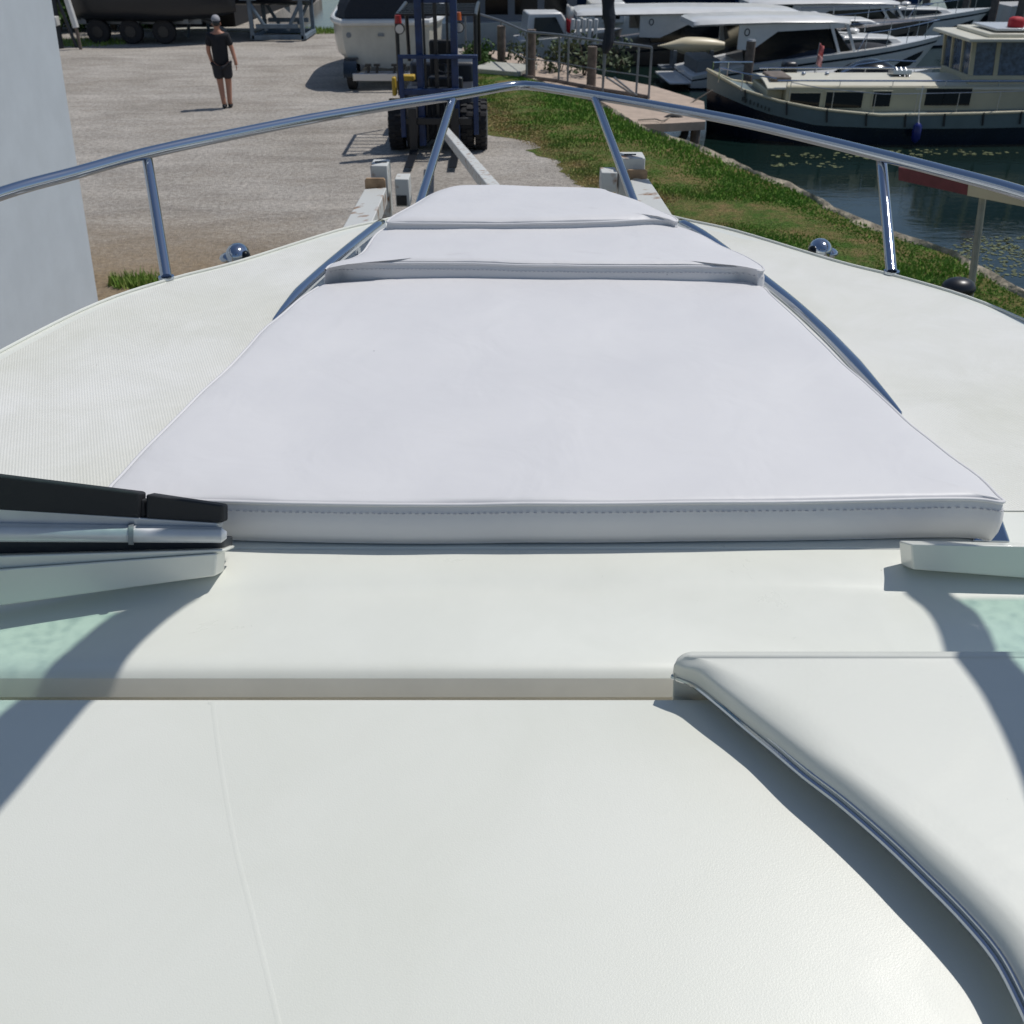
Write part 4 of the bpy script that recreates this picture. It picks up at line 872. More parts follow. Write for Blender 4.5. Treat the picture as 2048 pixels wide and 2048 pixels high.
# second jetty-side boat: white arch with dark panel
ab = thing('small_boat', (.15, 37.2, WZ), 'small white boat with a dark square windscreen, behind the jetty railing', 'boat', rz=radians(8), local=True)
m = MB(); hullskin(m, 3.6, 1.9, [(0, .55), (1, .8)], [(0, -.3), (1, -.3)], [(0, .55), (1, .8)], full=2.5, rake=.5); m.build('hull', gel_far, ab, smooth=60)
m = MB(); m.hexa([(.2, -.75, .5), (2.0, -.6, .5), (2.0, .6, .5), (.2, .75, .5), (.3, -.65, 1.35), (1.4, -.55, 1.35), (1.4, .55, 1.35), (.3, .65, 1.35)]); ar = m.build('cabin', gel_far, ab, bevel=.05); m = MB(); m.hexa([(.45, -.77, .66), (1.5, -.70, .66), (1.5, -.6, .66), (.45, -.6, .66), (.5, -.70, 1.22), (1.2, -.64, 1.22), (1.2, -.5, 1.22), (.5, -.5, 1.22)]); m.build('pane', glassdark, ar)

# tender between barge and cruiser
tn = thing('tender', (6.6, 27.6, WZ), 'low white open tender with black canopy between barge and cruiser', 'boat', rz=radians(3), local=True)
m = MB(); hullskin(m, 4.0, 1.5, [(0, .68), (1, .88)], [(0, -.2), (1, -.2)], [(0, .68), (1, .88)], full=2.4, rake=.5, tr=.9); m.build('hull', gel_far, tn, smooth=60)
m = MB(); rings = []
for i in range(9):
    s_ = i / 8; rings.append([Vector((1.6 + 1.5 * s_, -.6 * cos(a), .66 + (.46 * sin(pi * (.1 + .75 * s_))) * sin(a))) for a in [pi * j / 8 for j in range(9)]])
m.loft(rings); m.build('canopy', glassdark, tn, smooth=60)
m = MB(); m.tube([(1.3, -.62, .8), (1.8, -.64, 1.05), (2.6, -.6, 1.14), (3.3, -.5, 1.1)], .022, 6); m.build('grab_bar', chrome, tn)
m = MB(); m.box((.35, .1, .8), (.35, .4, .5)); m.build('outboard', black, tn, bevel=.08)

# kayak lying on the cruiser's stern rail
ky = thing('kayak', (4.35, 33.4, .05), 'cream kayak lying lengthwise behind the wooden pile', 'kayak', rz=radians(2), local=True)
m = MB(); rings = []
for i in range(15):
    s_ = i / 14; r_ = .24 * sin(pi * min(.97, max(.03, s_))) ** .35 * (.6 if False else 1); r_ *= min(1, s_ / .45 + .12); rings.append([Vector((2.0 * s_, cos(a) * r_ * 1.2, sin(a) * r_)) for a in [2 * pi * j / 14 for j in range(14)]])
m.loft(rings); m.build('shell', tan, ky, smooth=60); m = MB()
for x_ in (.5, 1.6): m.box((x_, 0, -.35), (.1, .6, .5)); 
m.box((1.0, 0, -.6), (1.8, .8, .08)); m.build('rack', greymetal, ky)

# ------------------------------------------------------------ jetty with railing
jt = thing('jetty', (1.5, 27.5, 0), 'pale planked jetty with metal handrail running out from the grass', 'jetty')
jp = [(925, 95), (1053, 108), (1210, 153), (1307, 172), (1408, 203), (1411, 243), (1330, 247), (1257, 249), (1222, 214), (1180, 190), (1053, 158), (1003, 127), (925, 102)]
m = MB(); m.prism([tuple(P(x, y, .02))[:2] for x, y in jp], -.14, .02); m.build('deck', planks, jt, smooth=0)
base_ = [P(x, y, .02) for x, y in ((932, 101), (960, 110), (1003, 128), (1053, 157), (1117, 165), (1135, 169), (1205, 183), (1272, 193), (1297, 198))]
hr = []
for q in base_: hr.append(q + Vector((0, 0, 1.05)))
m = MB(); m.tube(hr, .028, 8); hd = m.build('handrail', greymetal, jt)
m = MB(); m.tube([q + Vector((0, 0, .45)) for q in base_[2:]], .012, 6); m.build('mid_rail', greymetal, hd)
m = MB(); m.tube([q + Vector((0, 0, .03)) for q in base_], .05, 6); m.build('kerb_beam', wood, jt)
for i, q in enumerate(base_):
    m = MB(); m.cyl(q, q + Vector((0, 0, 1.05)), .025, 8); m.build('post', greymetal, jt)
m = MB(); m.tube([P(1213, 155, .5), P(1272, 193, .03)], .022, 6); m.tube([P(1228, 155, .5), P(1276, 193, .03)], .022, 6); m.build('brace', greymetal, jt)
for k_, (px, py, hh) in enumerate(((1003, 135, 1.0), (1062, 156, 1.1), (1182, 176, .9))):
    q = P(px, py, 0); m = MB(); m.cyl(q - Vector((0, 0, 1)), q + Vector((0, 0, hh)), .11, 12); m.build('timber_pile', wood, jt)
m = MB()
for k_, (px, py) in enumerate(((1240, 246), (1320, 246), (1398, 243))): q = P(px, py, 0); m.cyl(q + Vector((0, .3, -2)), q + Vector((0, .3, -.14)), .1, 10)
m.build('support_pile', wood, jt)
# things on and beside it
tb2 = thing('rubber_tyre', tuple(P(1290, 258, -.3)), 'black tyre fender hanging on the jetty corner by the bank', 'tyre')
c = P(1345, 262, -.25); m = MB(); m.tube([c + Vector((cos(a) * .26, 0, sin(a) * .26)) for a in [2 * pi * i / 20 for i in range(20)]], .08, 10, closed=True); m.build('ring', tyre, tb2)
m = MB(); m.tube([c + Vector((0, 0, .3)), c + Vector((-.05, .1, .42))], .01, 6); m.build('rope', white, tb2)
rl_ = thing('mooring_rope', tuple(P(1290, 238, .05)), 'mooring rope from barge to jetty landing', 'rope'); m = MB(); m.tube(smoothpath([P(1276, 240, .05), P(1310, 238, .06), P(1330, 240, .05), Q(1372, 212, 23.6), Q(1425, 180, 23.6)], 4), .014, 6); m.build('line', mat('rope_grey', (.25, .22, .18), .9), rl_)
um = thing('furled_flag', tuple(P(1205, 186, .02)), 'dark furled flag wrapped round a tall pole on the jetty', 'flag')
q = P(1205, 186, .02); m = MB(); m.tube([q, q + Vector((.1, 0, 3.0))], .025, 8); m.build('pole', greymetal, um)
m = MB(); rings = []
for i in range(26):
    s_ = i / 25; z = .85 + 2.1 * s_; cx_ = q.x + .033 * z + .05 * sin(s_ * 9); r_ = (.05 + .08 * sin(pi * min(1, s_ * 1.15)) ** .6 + .035 * noise.noise(Vector((s_ * 6, 0, 0)))); rings.append([Vector((cx_ + cos(a) * r_ * (1 + .3 * sin(3 * a + s_ * 4)), q.y + sin(a) * r_, z)) for a in [2 * pi * j / 16 for j in range(16)]])
m.loft(rings); m.build('cloth', canvas, um, smooth=70)
def flag(px, py, Y, h, m1, m2, label, wd=.22, fh=.4):
    a = Q(px, py, Y); t = thing('flag', tuple(a), label, 'flag'); m = MB(); m.cyl(a, a + Vector((.03, 0, h)), .012, 6); m.build('staff', greymetal, t)
    for j, mt in enumerate((m1, m2)):
        m = MB(); rows = []
        for i in range(9):
            s_ = i / 8; rows.append([(a.x + .02 + wd * s_ * .9 + .02 * sin(s_ * 9 + y_), a.y + .05 * sin(s_ * 8 + 2 * y_), a.z + h - fh * (j * .5) - .5 * fh * y_ - .1 * s_) for y_ in (0, .5, 1)])
        for i in range(9): rows[8 - i]
        m.strip(rows); o_ = m.build('cloth', mt, t, smooth=80); sd_ = o_.modifiers.new('thick', 'SOLIDIFY'); sd_.thickness = .006
    return t
flag(1130, 70, 34, .85, white, red, 'white over red flag on a stern staff behind the jetty', .25, .75)
flag(1628, 150, 27.9, .75, mat('faded_red', (.5, .12, .12), .7), mat('pink_cloth', (.6, .3, .28), .7), 'faded pink flag on the small tender behind the barge', .16, .5)
# deck goods behind railing
sx_ = thing('cargo_rack', tuple(P(1165, 110, 0)), 'white folded chairs stacked on the jetty side under the cruiser roof', 'rack')
m = MB(); c = Q(1168, 62, 33.0)
for i in range(5): m.box(c + Vector((-.35 + .17 * i, 0, -.05)), (.1, .25, .75 - .05 * (i % 2)), ry=.05)
m.build('panel', gel_far, sx_, bevel=.02)
m = MB(); m.box(c + Vector((0, .1, -.6)), (1.1, .5, .5)); m.build('base', black, sx_)
# weeds under the railing
def bush(name, c, R_, n, label, cat='shrub', mt=leafm, sz=.05, grp=None, zsq=1.0):
    t = thing(name, (c[0], c[1], max(c[2] - R_ * zsq, 0)), label, cat, grp); m = MB(); c = Vector(c)
    cl = [(Vector((random.uniform(-1, 1), random.uniform(-1, 1), random.uniform(-.9, .9) * zsq)) * R_ * .65, random.uniform(.3, .6) * R_) for _ in range(16)]
    for i in range(n):
        o_, r_ = random.choice(cl); d = Vector((random.gauss(0, 1), random.gauss(0, 1), random.gauss(0, 1))).normalized() * r_ * random.random() ** .33
        q = c + o_ + d; u = Vector((random.gauss(0, 1), random.gauss(0, 1), random.gauss(0, 1))).normalized(); v2 = u.cross(Vector((random.gauss(0, 1), random.gauss(0, 1), .3))).normalized(); s_ = sz * random.uniform(.6, 1.4)
        m.add([q - u * s_, q + v2 * s_ * .5, q + u * s_, q - v2 * s_ * .5], [(0, 1, 2, 3)])
    m.build('foliage', mt, t, smooth=0)
    m = MB()
    for i in range(5): o_, r_ = cl[i]; m.tube([(c.x, c.y, c.z - R_ * zsq), c + o_ * .5, c + o_], [.03 * R_, .02 * R_, .01 * R_], 5)
    m.build('stem', barkm, t); return t
grp = 'low plants along the jetty railing'
for px, py, r_, lb in ((1050, 128, .55, 'scrubby plant by the second jetty post'), (1120, 132, .5, 'low leafy plant in the middle of the jetty railing'), (1168, 140, .6, 'tallest green plant just left of the furled flag'), (1235, 130, .5, 'plant right of the furled flag')):
    q = P(px, py + 12, 0); bush('plant', (q.x, q.y, r_ * .8), r_, 210, lb, 'plant', mat('weed_leaf', (.08, .11, .05), .7, var=.5, vscale=3), .07, grp)
q = P(975, 140, 0); bush('plant', (q.x - .3, q.y, .3), .45, 700, 'bright green weed clump between forklift and jetty', 'plant', leafm, .06)
sl_ = P(1010, 150, 0); m = MB(); m.box((P(1008, 148, 0).x, P(1008, 148, 0).y, .12), (1.4, 1.0, .12), rz=-.5, rx=.05); tag(m.build('concrete_slab', mat('concrete', (.4, .4, .36), .9, var=.1, vscale=4), bevel=.02), 'pale concrete slab in the grass beside the jetty', 'slab')
# ------------------------------------------------------------ piles
def pile(px, py0, py1, Y, r, label, grp=None):
    a = Q(px, py1, Y); b_ = Q(px, py0, Y); t = thing('mooring_pile', (a.x, a.y, WZ), label, 'mooring pile', grp); m = MB(); m.tube([(a.x, a.y, -2.4), (a.x, a.y, b_.z)], [r * 1.06, r], 12); m.build('shaft', wood, t); m = MB(); m.cyl((a.x, a.y, b_.z), (a.x, a.y, b_.z + .04), r * 1.05, 12, r * .8); m.build('cap', greymetal, t)
pile(1491, 82, 190, 27.3, .115, 'single grey wooden pile standing in front of the cruiser')
for px, Y, lb in ((1795, 45.8, 'dark pile before the blue hull'), (1845, 46.2, 'dark pile between blue and grey hulls'), (1925, 45.4, 'dark pile in front of the grey green hull'), (1982, 44.9, 'dark pile at the right end of the grey green hull'), (2036, 43.8, 'dark pile at the top right corner')):
    pile(px, -40, 45, Y, .15, lb, 'piles before the far boats')
# ------------------------------------------------------------ far boats
def farboat(loc, L_, B, hm, label, name='moored_boat', rz=0, zt=1.3, cabin=True, cm=None):
    r = thing(name, loc, label, 'boat', 'far boats across the basin', rz, local=True); sh = [(0, zt * .8), (.5, zt * .85), (1, zt)]
    m = MB(); hullskin(m, L_, B, sh, [(0, -.4), (1, -.4)], [(0, .22), (1, .26)], full=2.6, rake=.8); m.build('boot_stripe', navy, r, smooth=60)
    m = MB(); hullskin(m, L_, B * 1.004, sh, [(0, .22), (1, .26)], sh, full=2.6, rake=.8); h_ = m.build('hull', hm, r, smooth=60)
    m = MB(); sh2 = rimline(.0, -1, .01, 0, .98, full=2.6, B=B, L_=L_, sh=sh, tr=.85); m.tube(sh2, .04, 6); m.build('rubbing_strake', gel_far, h_)
    m = MB(); m.hexa([(L_ * .2, -B * .33, zt * .8), (L_ * .7, -B * .28, zt * .85), (L_ * .7, B * .28, zt * .85), (L_ * .2, B * .33, zt * .8), (L_ * .22, -B * .3, zt * 1.45), (L_ * .6, -B * .25, zt * 1.4), (L_ * .6, B * .25, zt * 1.4), (L_ * .22, B * .3, zt * 1.45)]); cb_ = m.build('cabin', cm or gel_far, r, bevel=.05)
    m = MB(); m.box((L_ * .42, -B * .31, zt * 1.15), (L_ * .3, .04, zt * .25)); m.build('window', glassdark, cb_)
    m = MB(); o_ = []
    for i in range(11): s_ = .1 + .88 * i / 10; hb = B / 2 * (.85 + .15 * min(1, s_ / .4)) * (1 - max(0, (s_ - .35) / .65) ** 2.6); o_.append(Vector((L_ * s_, -max(.03, hb - .08), interp(sh, s_) + .5)))
    m.tube(o_, .02, 6)
    for q in o_[::2]: m.cyl(q, q - Vector((0, 0, .5)), .018, 6)
    m.build('deck_rail', steel, r)
    m = MB(); m.cyl((L_ * .4, 0, zt), (L_ * .4, 0, 9), .07, 8); m.build('mast', steel, r)
    return r
farboat((9.8, 48.8, WZ), 8.2, 2.8, bluehull, 'dark blue hulled yacht moored far across the basin', rz=radians(2))
farboat((25.0, 49.0, WZ), 6.8, 2.8, mat('dull_green_hull', (.09, .11, .1), .4, var=.1), 'dull grey green yacht far away, right of the blue one', rz=pi)
farboat((19.6, 45.6, WZ), 5.5, 2.4, gel_far, 'far white boat under a black cover in the top right corner', cm=canvas, zt=1.1)
farboat((2.2, 51.5, WZ), 9.5, 3.0, mat('deep_blue_hull', (.012, .03, .07), .3), 'dark boat far behind the long white hardtop', cm=canvas)
farboat((-6.0, 52.0, WZ), 8.0, 3.0, mat('black_hull', (.01, .012, .016), .3), 'black boat far behind the cabin boat', cm=canvas)
# ------------------------------------------------------------ sign on the bank
sg_ = thing('barrier_sign', tuple(P(1930, 640, 0)), 'maroon and cream board on a slanting grey post by the canal bank', 'sign')
A = Q(1801, 331, 9.1); B_ = Q(1801, 357, 9.1); E_ = Q(1941, 356, 8.75); F_ = Q(1938, 387, 8.75); G_ = Q(2160, 396, 8.2); I_ = Q(2160, 432, 8.2)
def slab(name, a, b_, c, d, th, mt, par):
    n_ = ((c - a).cross(b_ - a)).normalized() * th; m = MB(); m.hexa([b_, d, d + n_, b_ + n_, a, c, c + n_, a + n_]); return m.build(name, mt, par, bevel=.003)
slab('red_board', A, B_, E_, F_, -.05, maroon, sg_); slab('cream_board', E_ + Vector((.002, -.002, .004)), F_ + Vector((.002, -.002, -.004)), G_, I_, -.05, cream, sg_)
a = Q(1966, 392, 8.72); b_ = Q(1940, 590, 8.60); d = (b_ - a); e = a + d * (a.z / -d.z)
m = MB(); m.tube([a, e], [.028, .034], 10); m.build('post', postgreen, sg_)
m = MB(); m.tube([Q(1972, 392, 8.75), Q(1972, 392, 8.75) + (e - a) * .98], .008, 6); m.build('cable', black, sg_)
bt = thing('black_bollard', tuple(P(1912, 640, 0)), 'black rounded bollard top beside the slanting sign post', 'bollard'); c = Q(1915, 583, 7.6)
m = MB(); m.ball(c + Vector((0, 0, .03)), .1, (1.3, 1.1, .8), 16, 9); m.build('cap', black, bt, smooth=70); m = MB(); m.tube([c, (c.x, c.y, 0)], .07, 12); m.build('post', greymetal, bt)

# ------------------------------------------------------------ boat on trailer behind the forklift
tb3 = thing('covered_boat', (-2.9, 25.9, .42), 'cream motor boat under dark cover on a trailer behind the forklift', 'boat', rz=radians(93), local=True)
sh = [(0, 1.02), (.5, 1.12), (1, 1.35)]; loh = [(0, .0), (1, .25)]
def vhull(m, L_, B, lo_, n=24):
    rings = []
    for i in range(n + 1):
        s_ = i / n; hb = B / 2 * (1 - .22 * (1 - min(1, s_ / .14)) ** 2) * (1 - max(0, (s_ - .4) / .6) ** 2.5); hb = max(hb, .01); z1 = interp(lo_, s_); keel = .3 * max(0, (s_ - .5) / .5) ** 2
        r = []
        for f, z in ((1.0, 1.0), (1.0, .75), (.985, .5), (.95, .3), (.8, .14), (.45, .05), (0, 0), (-.45, .05), (-.8, .14), (-.95, .3), (-.985, .5), (-1.0, .75), (-1.0, 1.0)): r.append(Vector((L_ * s_, hb * f, keel + (z1 - keel) * z)))
        rings.append(r)
    m.loft(rings)
m = MB(); vhull(m, 6.5, 2.55, [(0, .98), (1, 1.25)]); hl_ = m.build('hull', mat('cream_hull', (.55, .52, .44), .28, var=.12, vscale=1.5, coat=.3), tb3, smooth=50)
gw = []
for i in range(22):
    s_ = i / 21 * .98; hb = 1.275 * (1 - .22 * (1 - min(1, s_ / .14)) ** 2) * (1 - max(0, (s_ - .4) / .6) ** 2.5); gw.append(Vector((6.5 * s_, hb, .98 + .27 * s_)))
m = MB(); m.tube([Vector((q.x, -q.y, q.z)) for q in gw[::-1]] + gw, .075, 8); m.build('gunwale', gel_far, hl_)
m = MB(); rings = []
for i in range(13):
    s_ = i / 12; hb = 1.2 * (1 - .22 * (1 - min(1, s_ / .14)) ** 2) * (1 - max(0, (s_ * .96 - .4) / .6) ** 2.5); rings.append([Vector((.02 + 6.2 * s_, hb * cos(a), 1.0 + .25 * s_ + (.95 * sin(pi * min(1, .28 + .75 * s_)) ** .6 + .05 * sin(9 * a + 5 * s_)) * sin(a))) for a in [pi * j / 14 for j in range(15)]])
m.loft(rings); m.build('cover', canvas, tb3, smooth=60)
m = MB(); m.cyl((-.01, .86, .72), (.01, .86, .72), .06, 14); m.build('outlet', greymetal, hl_); m = MB(); m.box((-.02, .12, .72), (.03, .14, .06)); m.build('badge', greymetal, hl_)
t5 = thing('trailer', (-2.9, 27, 0), 'steel trailer with mudguards carrying the covered cream boat', 'trailer')
for x_ in (-3.72, -2.05):
    w0 = wheel(x_, 25.7, .3, .2, t5, lug=False)
    m = MB(); rings = []
    for i in range(9):
        a = pi * i / 8; rings.append([Vector((x_ + sx2 * .15, 25.7 - cos(a) * .37, .3 + sin(a) * .37 + dz2)) for sx2, dz2 in ((-1, 0), (1, 0), (1, .02), (-1, .02))])
    m.loft(rings); m.build('mudguard', navy, t5, smooth=50)
m = MB(); m.box((-2.9, 25.3, .32), (1.5, .09, .16)); m.build('light_bar', steel, t5, bevel=.01)
m = MB(); m.box((-3.45, 27.6, .36), (.1, 4.6, .1)); m.box((-2.35, 27.6, .36), (.1, 4.6, .1)); m.box((-2.9, 25.7, .34), (1.5, .1, .1)); m.build('frame', steel, t5, bevel=.01)
for x_ in (-3.3, -3.1, -2.7, -2.5): m = MB(); m.cyl((x_, 25.35, .38), (x_ + .02, 25.35, .56), .03, 8); m.box((x_ + .01, 25.35, .57), (.14, .1, .05)); m.build('keel_roller', black, t5)

# ------------------------------------------------------------ far left yard
def chock_hull(loc, rz, L_, B, zt, hm, bm_, label):
    r = thing('laid_up_boat', loc, label, 'boat', 'boats laid up on the yard', rz, local=True)
    m = MB(); vhull(m, L_, B, [(0, zt * .55), (1, zt * .62)]); m.build('bottom', bm_, r, smooth=50)
    rings = []; m = MB()
    for i in range(25):
        s_ = i / 24; hb = B / 2 * (1 - .22 * (1 - min(1, s_ / .14)) ** 2) * (1 - max(0, (s_ - .4) / .6) ** 2.5); hb = max(.01, hb) * 1.01; za_ = zt * (.55 + .07 * s_); zb_ = zt * (1 + .15 * s_); rings.append([Vector((L_ * s_, hb, za_)), Vector((L_ * s_, hb * 1.03, zb_)), Vector((L_ * s_, -hb * 1.03, zb_)), Vector((L_ * s_, -hb, za_))])
    m.loft(rings); tp_ = m.build('topsides', hm, r, smooth=50)
    m = MB(); m.hexa([(L_ * .25, -B * .35, zt), (L_ * .7, -B * .3, zt), (L_ * .7, B * .3, zt), (L_ * .25, B * .35, zt), (L_ * .3, -B * .3, zt * 1.6), (L_ * .6, -B * .25, zt * 1.6), (L_ * .6, B * .25, zt * 1.6), (L_ * .3, B * .3, zt * 1.6)]); m.build('cabin', gel_far, r, bevel=.05)
    return r
chock_hull((-13.2, 35.2, .55), radians(-6), 4.8, 2.3, 1.6, mat('olive_grey_hull', (.07, .08, .07), .35), black, 'olive grey boat with black bottom on a trailer at far left')
t6 = thing('trailer', (-11.5, 35.2, 0), 'dark yard trailer under the olive grey boat at far left', 'trailer')
for x_ in (-12.6, -11.6, -10.6):
    m = MB(); m.cyl((x_, 34.2, .35), (x_, 34.45, .35), .35, 20); w0 = m.build('wheel', tyre, t6, bevel=.04); m = MB(); m.cyl((x_, 34.18, .35), (x_, 34.2, .35), .16, 14); m.build('rim', black, w0)
m = MB(); m.box((-11.4, 34.6, .6), (3.8, .12, .14)); m.box((-11.4, 35.8, .6), (3.8, .12, .14)); 
for x_ in (-13, -11.4, -9.9): m.box((x_, 35.2, .72), (.14, 1.8, .3))
m.tube([(-9.6, 35.2, .6), (-8.9, 35.0, .3)], .06, 8); m.build('frame', greymetal, t6)
t7 = thing('cable_reel_stand', (-9.6, 36.2, 0), 'dark steel prop stand between the two laid up hulls', 'stand'); m = MB()
for dx in (-.5, .5): m.tube([(-9.9, 36.2, 2.2), (-9.9 + dx, 36.0, 0)], .05, 8)
m.tube([(-9.9, 36.2, 2.2), (-9.9, 36.8, 0)], .05, 8); m.box((-9.9, 36.2, 2.25), (.4, .3, .08)); m.build('frame', bluemetal, t7)
chock_hull((-6.5, 37.0, .85), radians(178), 5.6, 3.0, 2.2, black, black, 'large black hull resting on a blue grey cradle')
crd = thing('boat_cradle', (-7.1, 35.3, 0), 'blue grey steel cradle with slanted braces under the black hull', 'cradle'); m = MB()
ca = P(505, 82, 0); cb2 = P(612, 80, 0); w_ = cb2.x - ca.x
for yy in (0, 1.9):
    m.box(((ca.x + cb2.x) / 2, ca.y + yy, .1), (w_, .12, .14)); m.box(((ca.x + cb2.x) / 2, ca.y + yy, .42), (w_ * .8, .12, .12))
    for sg2, x_ in ((1, ca.x), (-1, cb2.x)):
        m.box((x_ + sg2 * .03, ca.y + yy, .62), (.12, .12, 1.15)); m.tube([(x_ + sg2 * .02, ca.y + yy, 1.1), (x_ + sg2 * .5, ca.y + yy, .3)], .06, 6); m.box((x_ - sg2 * .0, ca.y + yy, 1.2), (.5, .2, .12))
m.box((ca.x, ca.y + .95, .1), (.12, 1.9, .12)); m.box((cb2.x, ca.y + .95, .1), (.12, 1.9, .12)); m.build('frame', bluemetal, crd, bevel=.01)
# boat shed behind
sd2 = thing('boat_shed', (-11.5, 43, 0), 'large dark boat shed behind the laid up boats', 'shed'); m = MB(); m.prism([(-17.8, 40.2), (-9.6, 39.2), (-9.2, 48), (-17.4, 49)], 0, 5.2); m.build('wall', mat('dark_boards', (.008, .008, .01), .9), sd2)
m = MB(); m.prism([(-18.2, 39.8), (-9.2, 38.8), (-8.8, 48.4), (-17.8, 49.4)], 5.2, 5.4); m.build('roof', greymetal, sd2)
m = MB(); m.prism([(-13.5, 38.2), (-7.6, 37.4), (-7.6, 38.0), (-13.5, 39)], 0, .05); tag(m.build('concrete_apron', mat('concrete', (.4, .4, .36), .9)), kind='structure')
m = MB(); q = P(150, 55, 0); m.tube([Q(128, -20, 33), Q(152, 55, 33)], .09, 10); t8 = thing('leaning_pole', tuple(Q(152, 55, 33)), 'pale pole leaning in front of the green bushes at top left', 'pole'); m.build('shaft', gel_far, t8)
m = MB(); m.tube([Q(152, 55, 33), (Q(156, 70, 33).x, 33, 0)], .05, 8); m.build('stake', wood, t8)
t9 = thing('prop_stand', tuple(P(120, 100, 0)), 'dark prop stand at the edge of the pale wall', 'stand'); q = P(122, 97, 0); m = MB()
m.tube([q, q + Vector((0, .3, 2.4))], .09, 8); m.tube([q + Vector((-.4, 0, 0)), q + Vector((0, .3, 1.6))], .05, 8); m.tube([q + Vector((.4, .2, 0)), q + Vector((0, .3, 1.6))], .05, 8); m.build('frame', black, t9)
m = MB(); m.box(q + Vector((-.05, -.1, .75)), (.35, .25, .25)); m.build('plate', gel_far, t9, bevel=.02)
grp = 'green bushes at the far left of the yard'
for (x_, y_, z_, r_, lb) in ((-15.2, 37.5, 1.0, 1.3, 'green bush next to the pale wall'), (-13.4, 38.0, 1.0, 1.2, 'green bush behind the leaning pole'), (-12.3, 38.3, .9, 1.0, 'smaller bush behind the olive grey hull')):
    bush('bush', (x_, y_, z_), r_, 2600, lb, 'bush', leafm, .09, grp)
# out-of-view trees added on the far shore for dark reflections in the water
def tree(x, y, h, R_, label):
    t = thing('tree', (x, y, .4), label, 'tree', 'unseen trees added for reflections in the water'); m = MB(); m.tube([(x, y, 0), (x + .2, y, h * .4), (x, y, h * .75)], [.3, .22, .08], 8)
    for k in range(6): a = k * 1.05; m.tube([(x, y, h * (.3 + .05 * k)), (x + cos(a) * R_ * .6, y + sin(a) * R_ * .6, h * (.5 + .06 * k))], [.12, .04], 6)
    m.build('trunk', barkm, t); m = MB()
    cl = [(Vector((random.uniform(-1, 1) * R_ * .7, random.uniform(-1, 1) * R_ * .7, h * random.uniform(.3, .95))), random.uniform(.25, .5) * R_) for _ in range(22)]
    for i in range(1500):
        o_, r_ = random.choice(cl); d = Vector((random.gauss(0, 1), random.gauss(0, 1), random.gauss(0, 1))).normalized() * r_ * random.random() ** .3
        q = Vector((x, y, .4)) + o_ + d; u = Vector((random.gauss(0, 1), random.gauss(0, 1), random.gauss(0, 1))).normalized(); v2 = u.orthogonal().normalized(); m.add([q - u * .35, q + v2 * .2, q + u * .35, q - v2 * .2], [(0, 1, 2, 3)])
    m.build('crown', farleaf, t, smooth=0)
for x_, h_, lb in ((6, 11.5, 'tallest unseen leafy tree, leftmost on the far shore'), (15, 8.5, 'second unseen leafy tree from the left on the far shore'), (23, 10, 'middle unseen leafy tree on the far shore'), (31, 8, 'lowest unseen leafy tree, second from the right on the far shore'), (40, 10.5, 'rightmost unseen leafy tree on the far shore')): tree(x_, 92 + random.uniform(-2, 2), h_, 4.8, lb)

# ============================================================ person walking
pp = P(455, 216, 0); pr_ = thing('person', (pp.x, pp.y, 0), 'man in black T-shirt, dark shorts and cap walking away across the gravel', 'person', rz=radians(6), local=True)
def skinned(name, verts, edges, radii, mt, parent, sub=2, root=0):
    me = bpy.data.meshes.new(name); me.from_pydata(verts, edges, []); o = bpy.data.objects.new(name, me); COL.objects.link(o); o.parent = parent; me.materials.append(mt)
    sk = o.modifiers.new('skin', 'SKIN'); sk.use_smooth_shade = True
    sv = me.skin_vertices[0].data
    for i, r in enumerate(radii): sv[i].radius = r if isinstance(r, tuple) else (r, r); sv[i].use_root = (i == root)
    s_ = o.modifiers.new('sub', 'SUBSURF'); s_.levels = sub; s_.render_levels = sub; return o
# facing +y (away from us); left arm hangs to the left of picture
V_ = [(0, 0, .95), (0, 0, 1.12), (0, .01, 1.3), (0, 0, 1.43), (0, .0, 1.52), (0, .01, 1.60), (0, .015, 1.68), (0, .0, 1.75),
      (-.17, 0, 1.42), (-.235, -.01, 1.14), (-.20, .06, .90), (-.185, .08, .82), (.17, 0, 1.42), (.25, .02, 1.15), (.30, -.05, .92), (.305, -.05, .84),
      (-.09, 0, .88), (-.08, .02, .50), (-.05, -.06, .12), (-.05, .05, .04), (.09, 0, .88), (.085, .06, .50), (.06, .02, .10), (.06, .14, .04)]
E_ = [(0, 1), (1, 2), (2, 3), (3, 4), (4, 5), (5, 6), (6, 7), (3, 8), (8, 9), (9, 10), (10, 11), (3, 12), (12, 13), (13, 14), (14, 15), (0, 16), (16, 17), (17, 18), (18, 19), (0, 20), (20, 21), (21, 22), (22, 23)]
R__ = [(.14, .1), (.135, .09), (.15, .1), (.1, .08), .055, (.072, .08), (.08, .095), (.06, .075), .06, .048, .036, .04, .06, .048, .036, .04, .10, .07, .05, .045, .10, .07, .05, .045]
skinned('body', V_, E_, R__, skin, pr_)
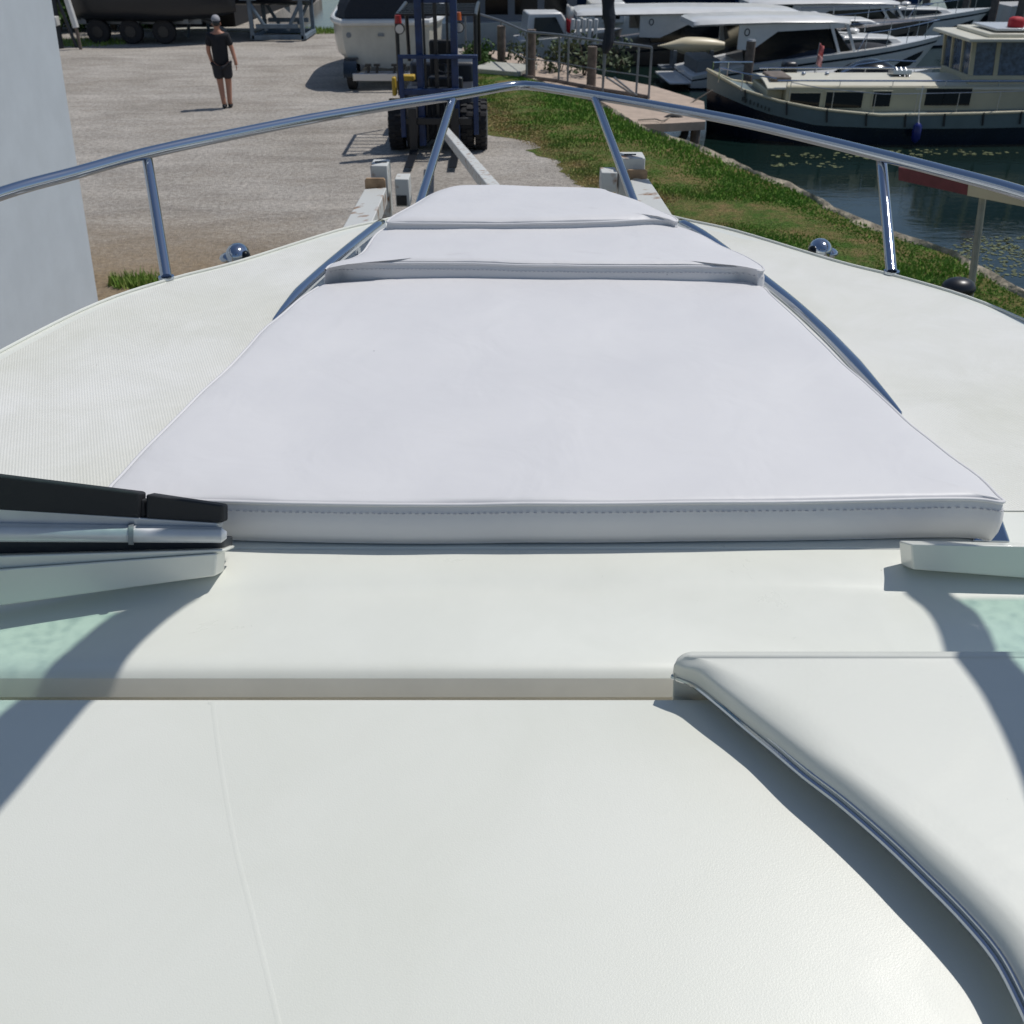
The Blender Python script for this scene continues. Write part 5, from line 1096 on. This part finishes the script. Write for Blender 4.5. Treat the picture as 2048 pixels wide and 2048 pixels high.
skinned('shirt', [(0, 0, .80), (0, 0, .98), (0, .01, 1.30), (0, 0, 1.45), (-.17, 0, 1.42), (-.225, -.01, 1.2), (.17, 0, 1.42), (.235, .02, 1.2)], [(0, 1), (1, 2), (2, 3), (3, 4), (4, 5), (3, 6), (6, 7)], [(.17, .13), (.175, .13), (.185, .13), (.12, .09), .08, .075, .08, .075], shirt, pr_)
skinned('shorts', [(0, 0, .97), (-.09, 0, .86), (-.085, .01, .56), (.09, 0, .86), (.09, .04, .56)], [(0, 1), (1, 2), (0, 3), (3, 4)], [(.175, .135), .13, .115, .13, .115], shorts, pr_)
for x_, y_ in ((-.05, 0.0), (.06, .09)):
    m = MB(); m.ball((x_, y_, .05), .06, (.85, 2.1, .85), 12, 8); m.build('shoe', rubber, pr_, smooth=80)
m = MB(); m.ball((0, .0, 1.705), .1, (.92, 1.1, 1.0), 16, 10, zmin=-.15); m.hexa([(-.07, .08, 1.70), (.07, .08, 1.70), (.06, .19, 1.69), (-.06, .19, 1.69), (-.07, .08, 1.712), (.07, .08, 1.712), (.06, .19, 1.70), (-.06, .19, 1.70)]); m.build('cap', mat('pale_cap', (.3, .3, .32), .7), pr_, smooth=60)
m = MB(); m.ball((0, -.02, 1.655), .088, (.95, 1.0, .85), 14, 9); m.build('hair', black, pr_, smooth=80)
for s_, hx, hy, hz in ((-1, -.183, .085, .80), (1, .305, -.05, .82)):
    for j in range(5):
        a = (-.02 + .011 * j) if j < 4 else 0; L_ = (.075, .085, .08, .065, .05)[j]
        d = Vector((0, .25, -1)).normalized() if j < 4 else Vector((-s_ * .2, .7, -.6)).normalized(); o0 = Vector((hx, hy + a, hz + (0 if j < 4 else .02)))
        skinned('finger', [tuple(o0), tuple(o0 + d * L_ * .55), tuple(o0 + d * L_ + Vector((-s_ * .012, .006, 0)))], [(0, 1), (1, 2)], [.009, .008, .006], skin, pr_, 1)
for s_ in (-1, 1):
    m = MB(); m.ball((s_ * .085, .0, 1.63), .022, (.5, 1, 1.4), 8, 6); m.build('ear', skin, pr_)
m = MB(); m.ball((0, .11, 1.63), .02, (.8, 1.3, 1.3), 8, 6); m.build('nose', skin, pr_)
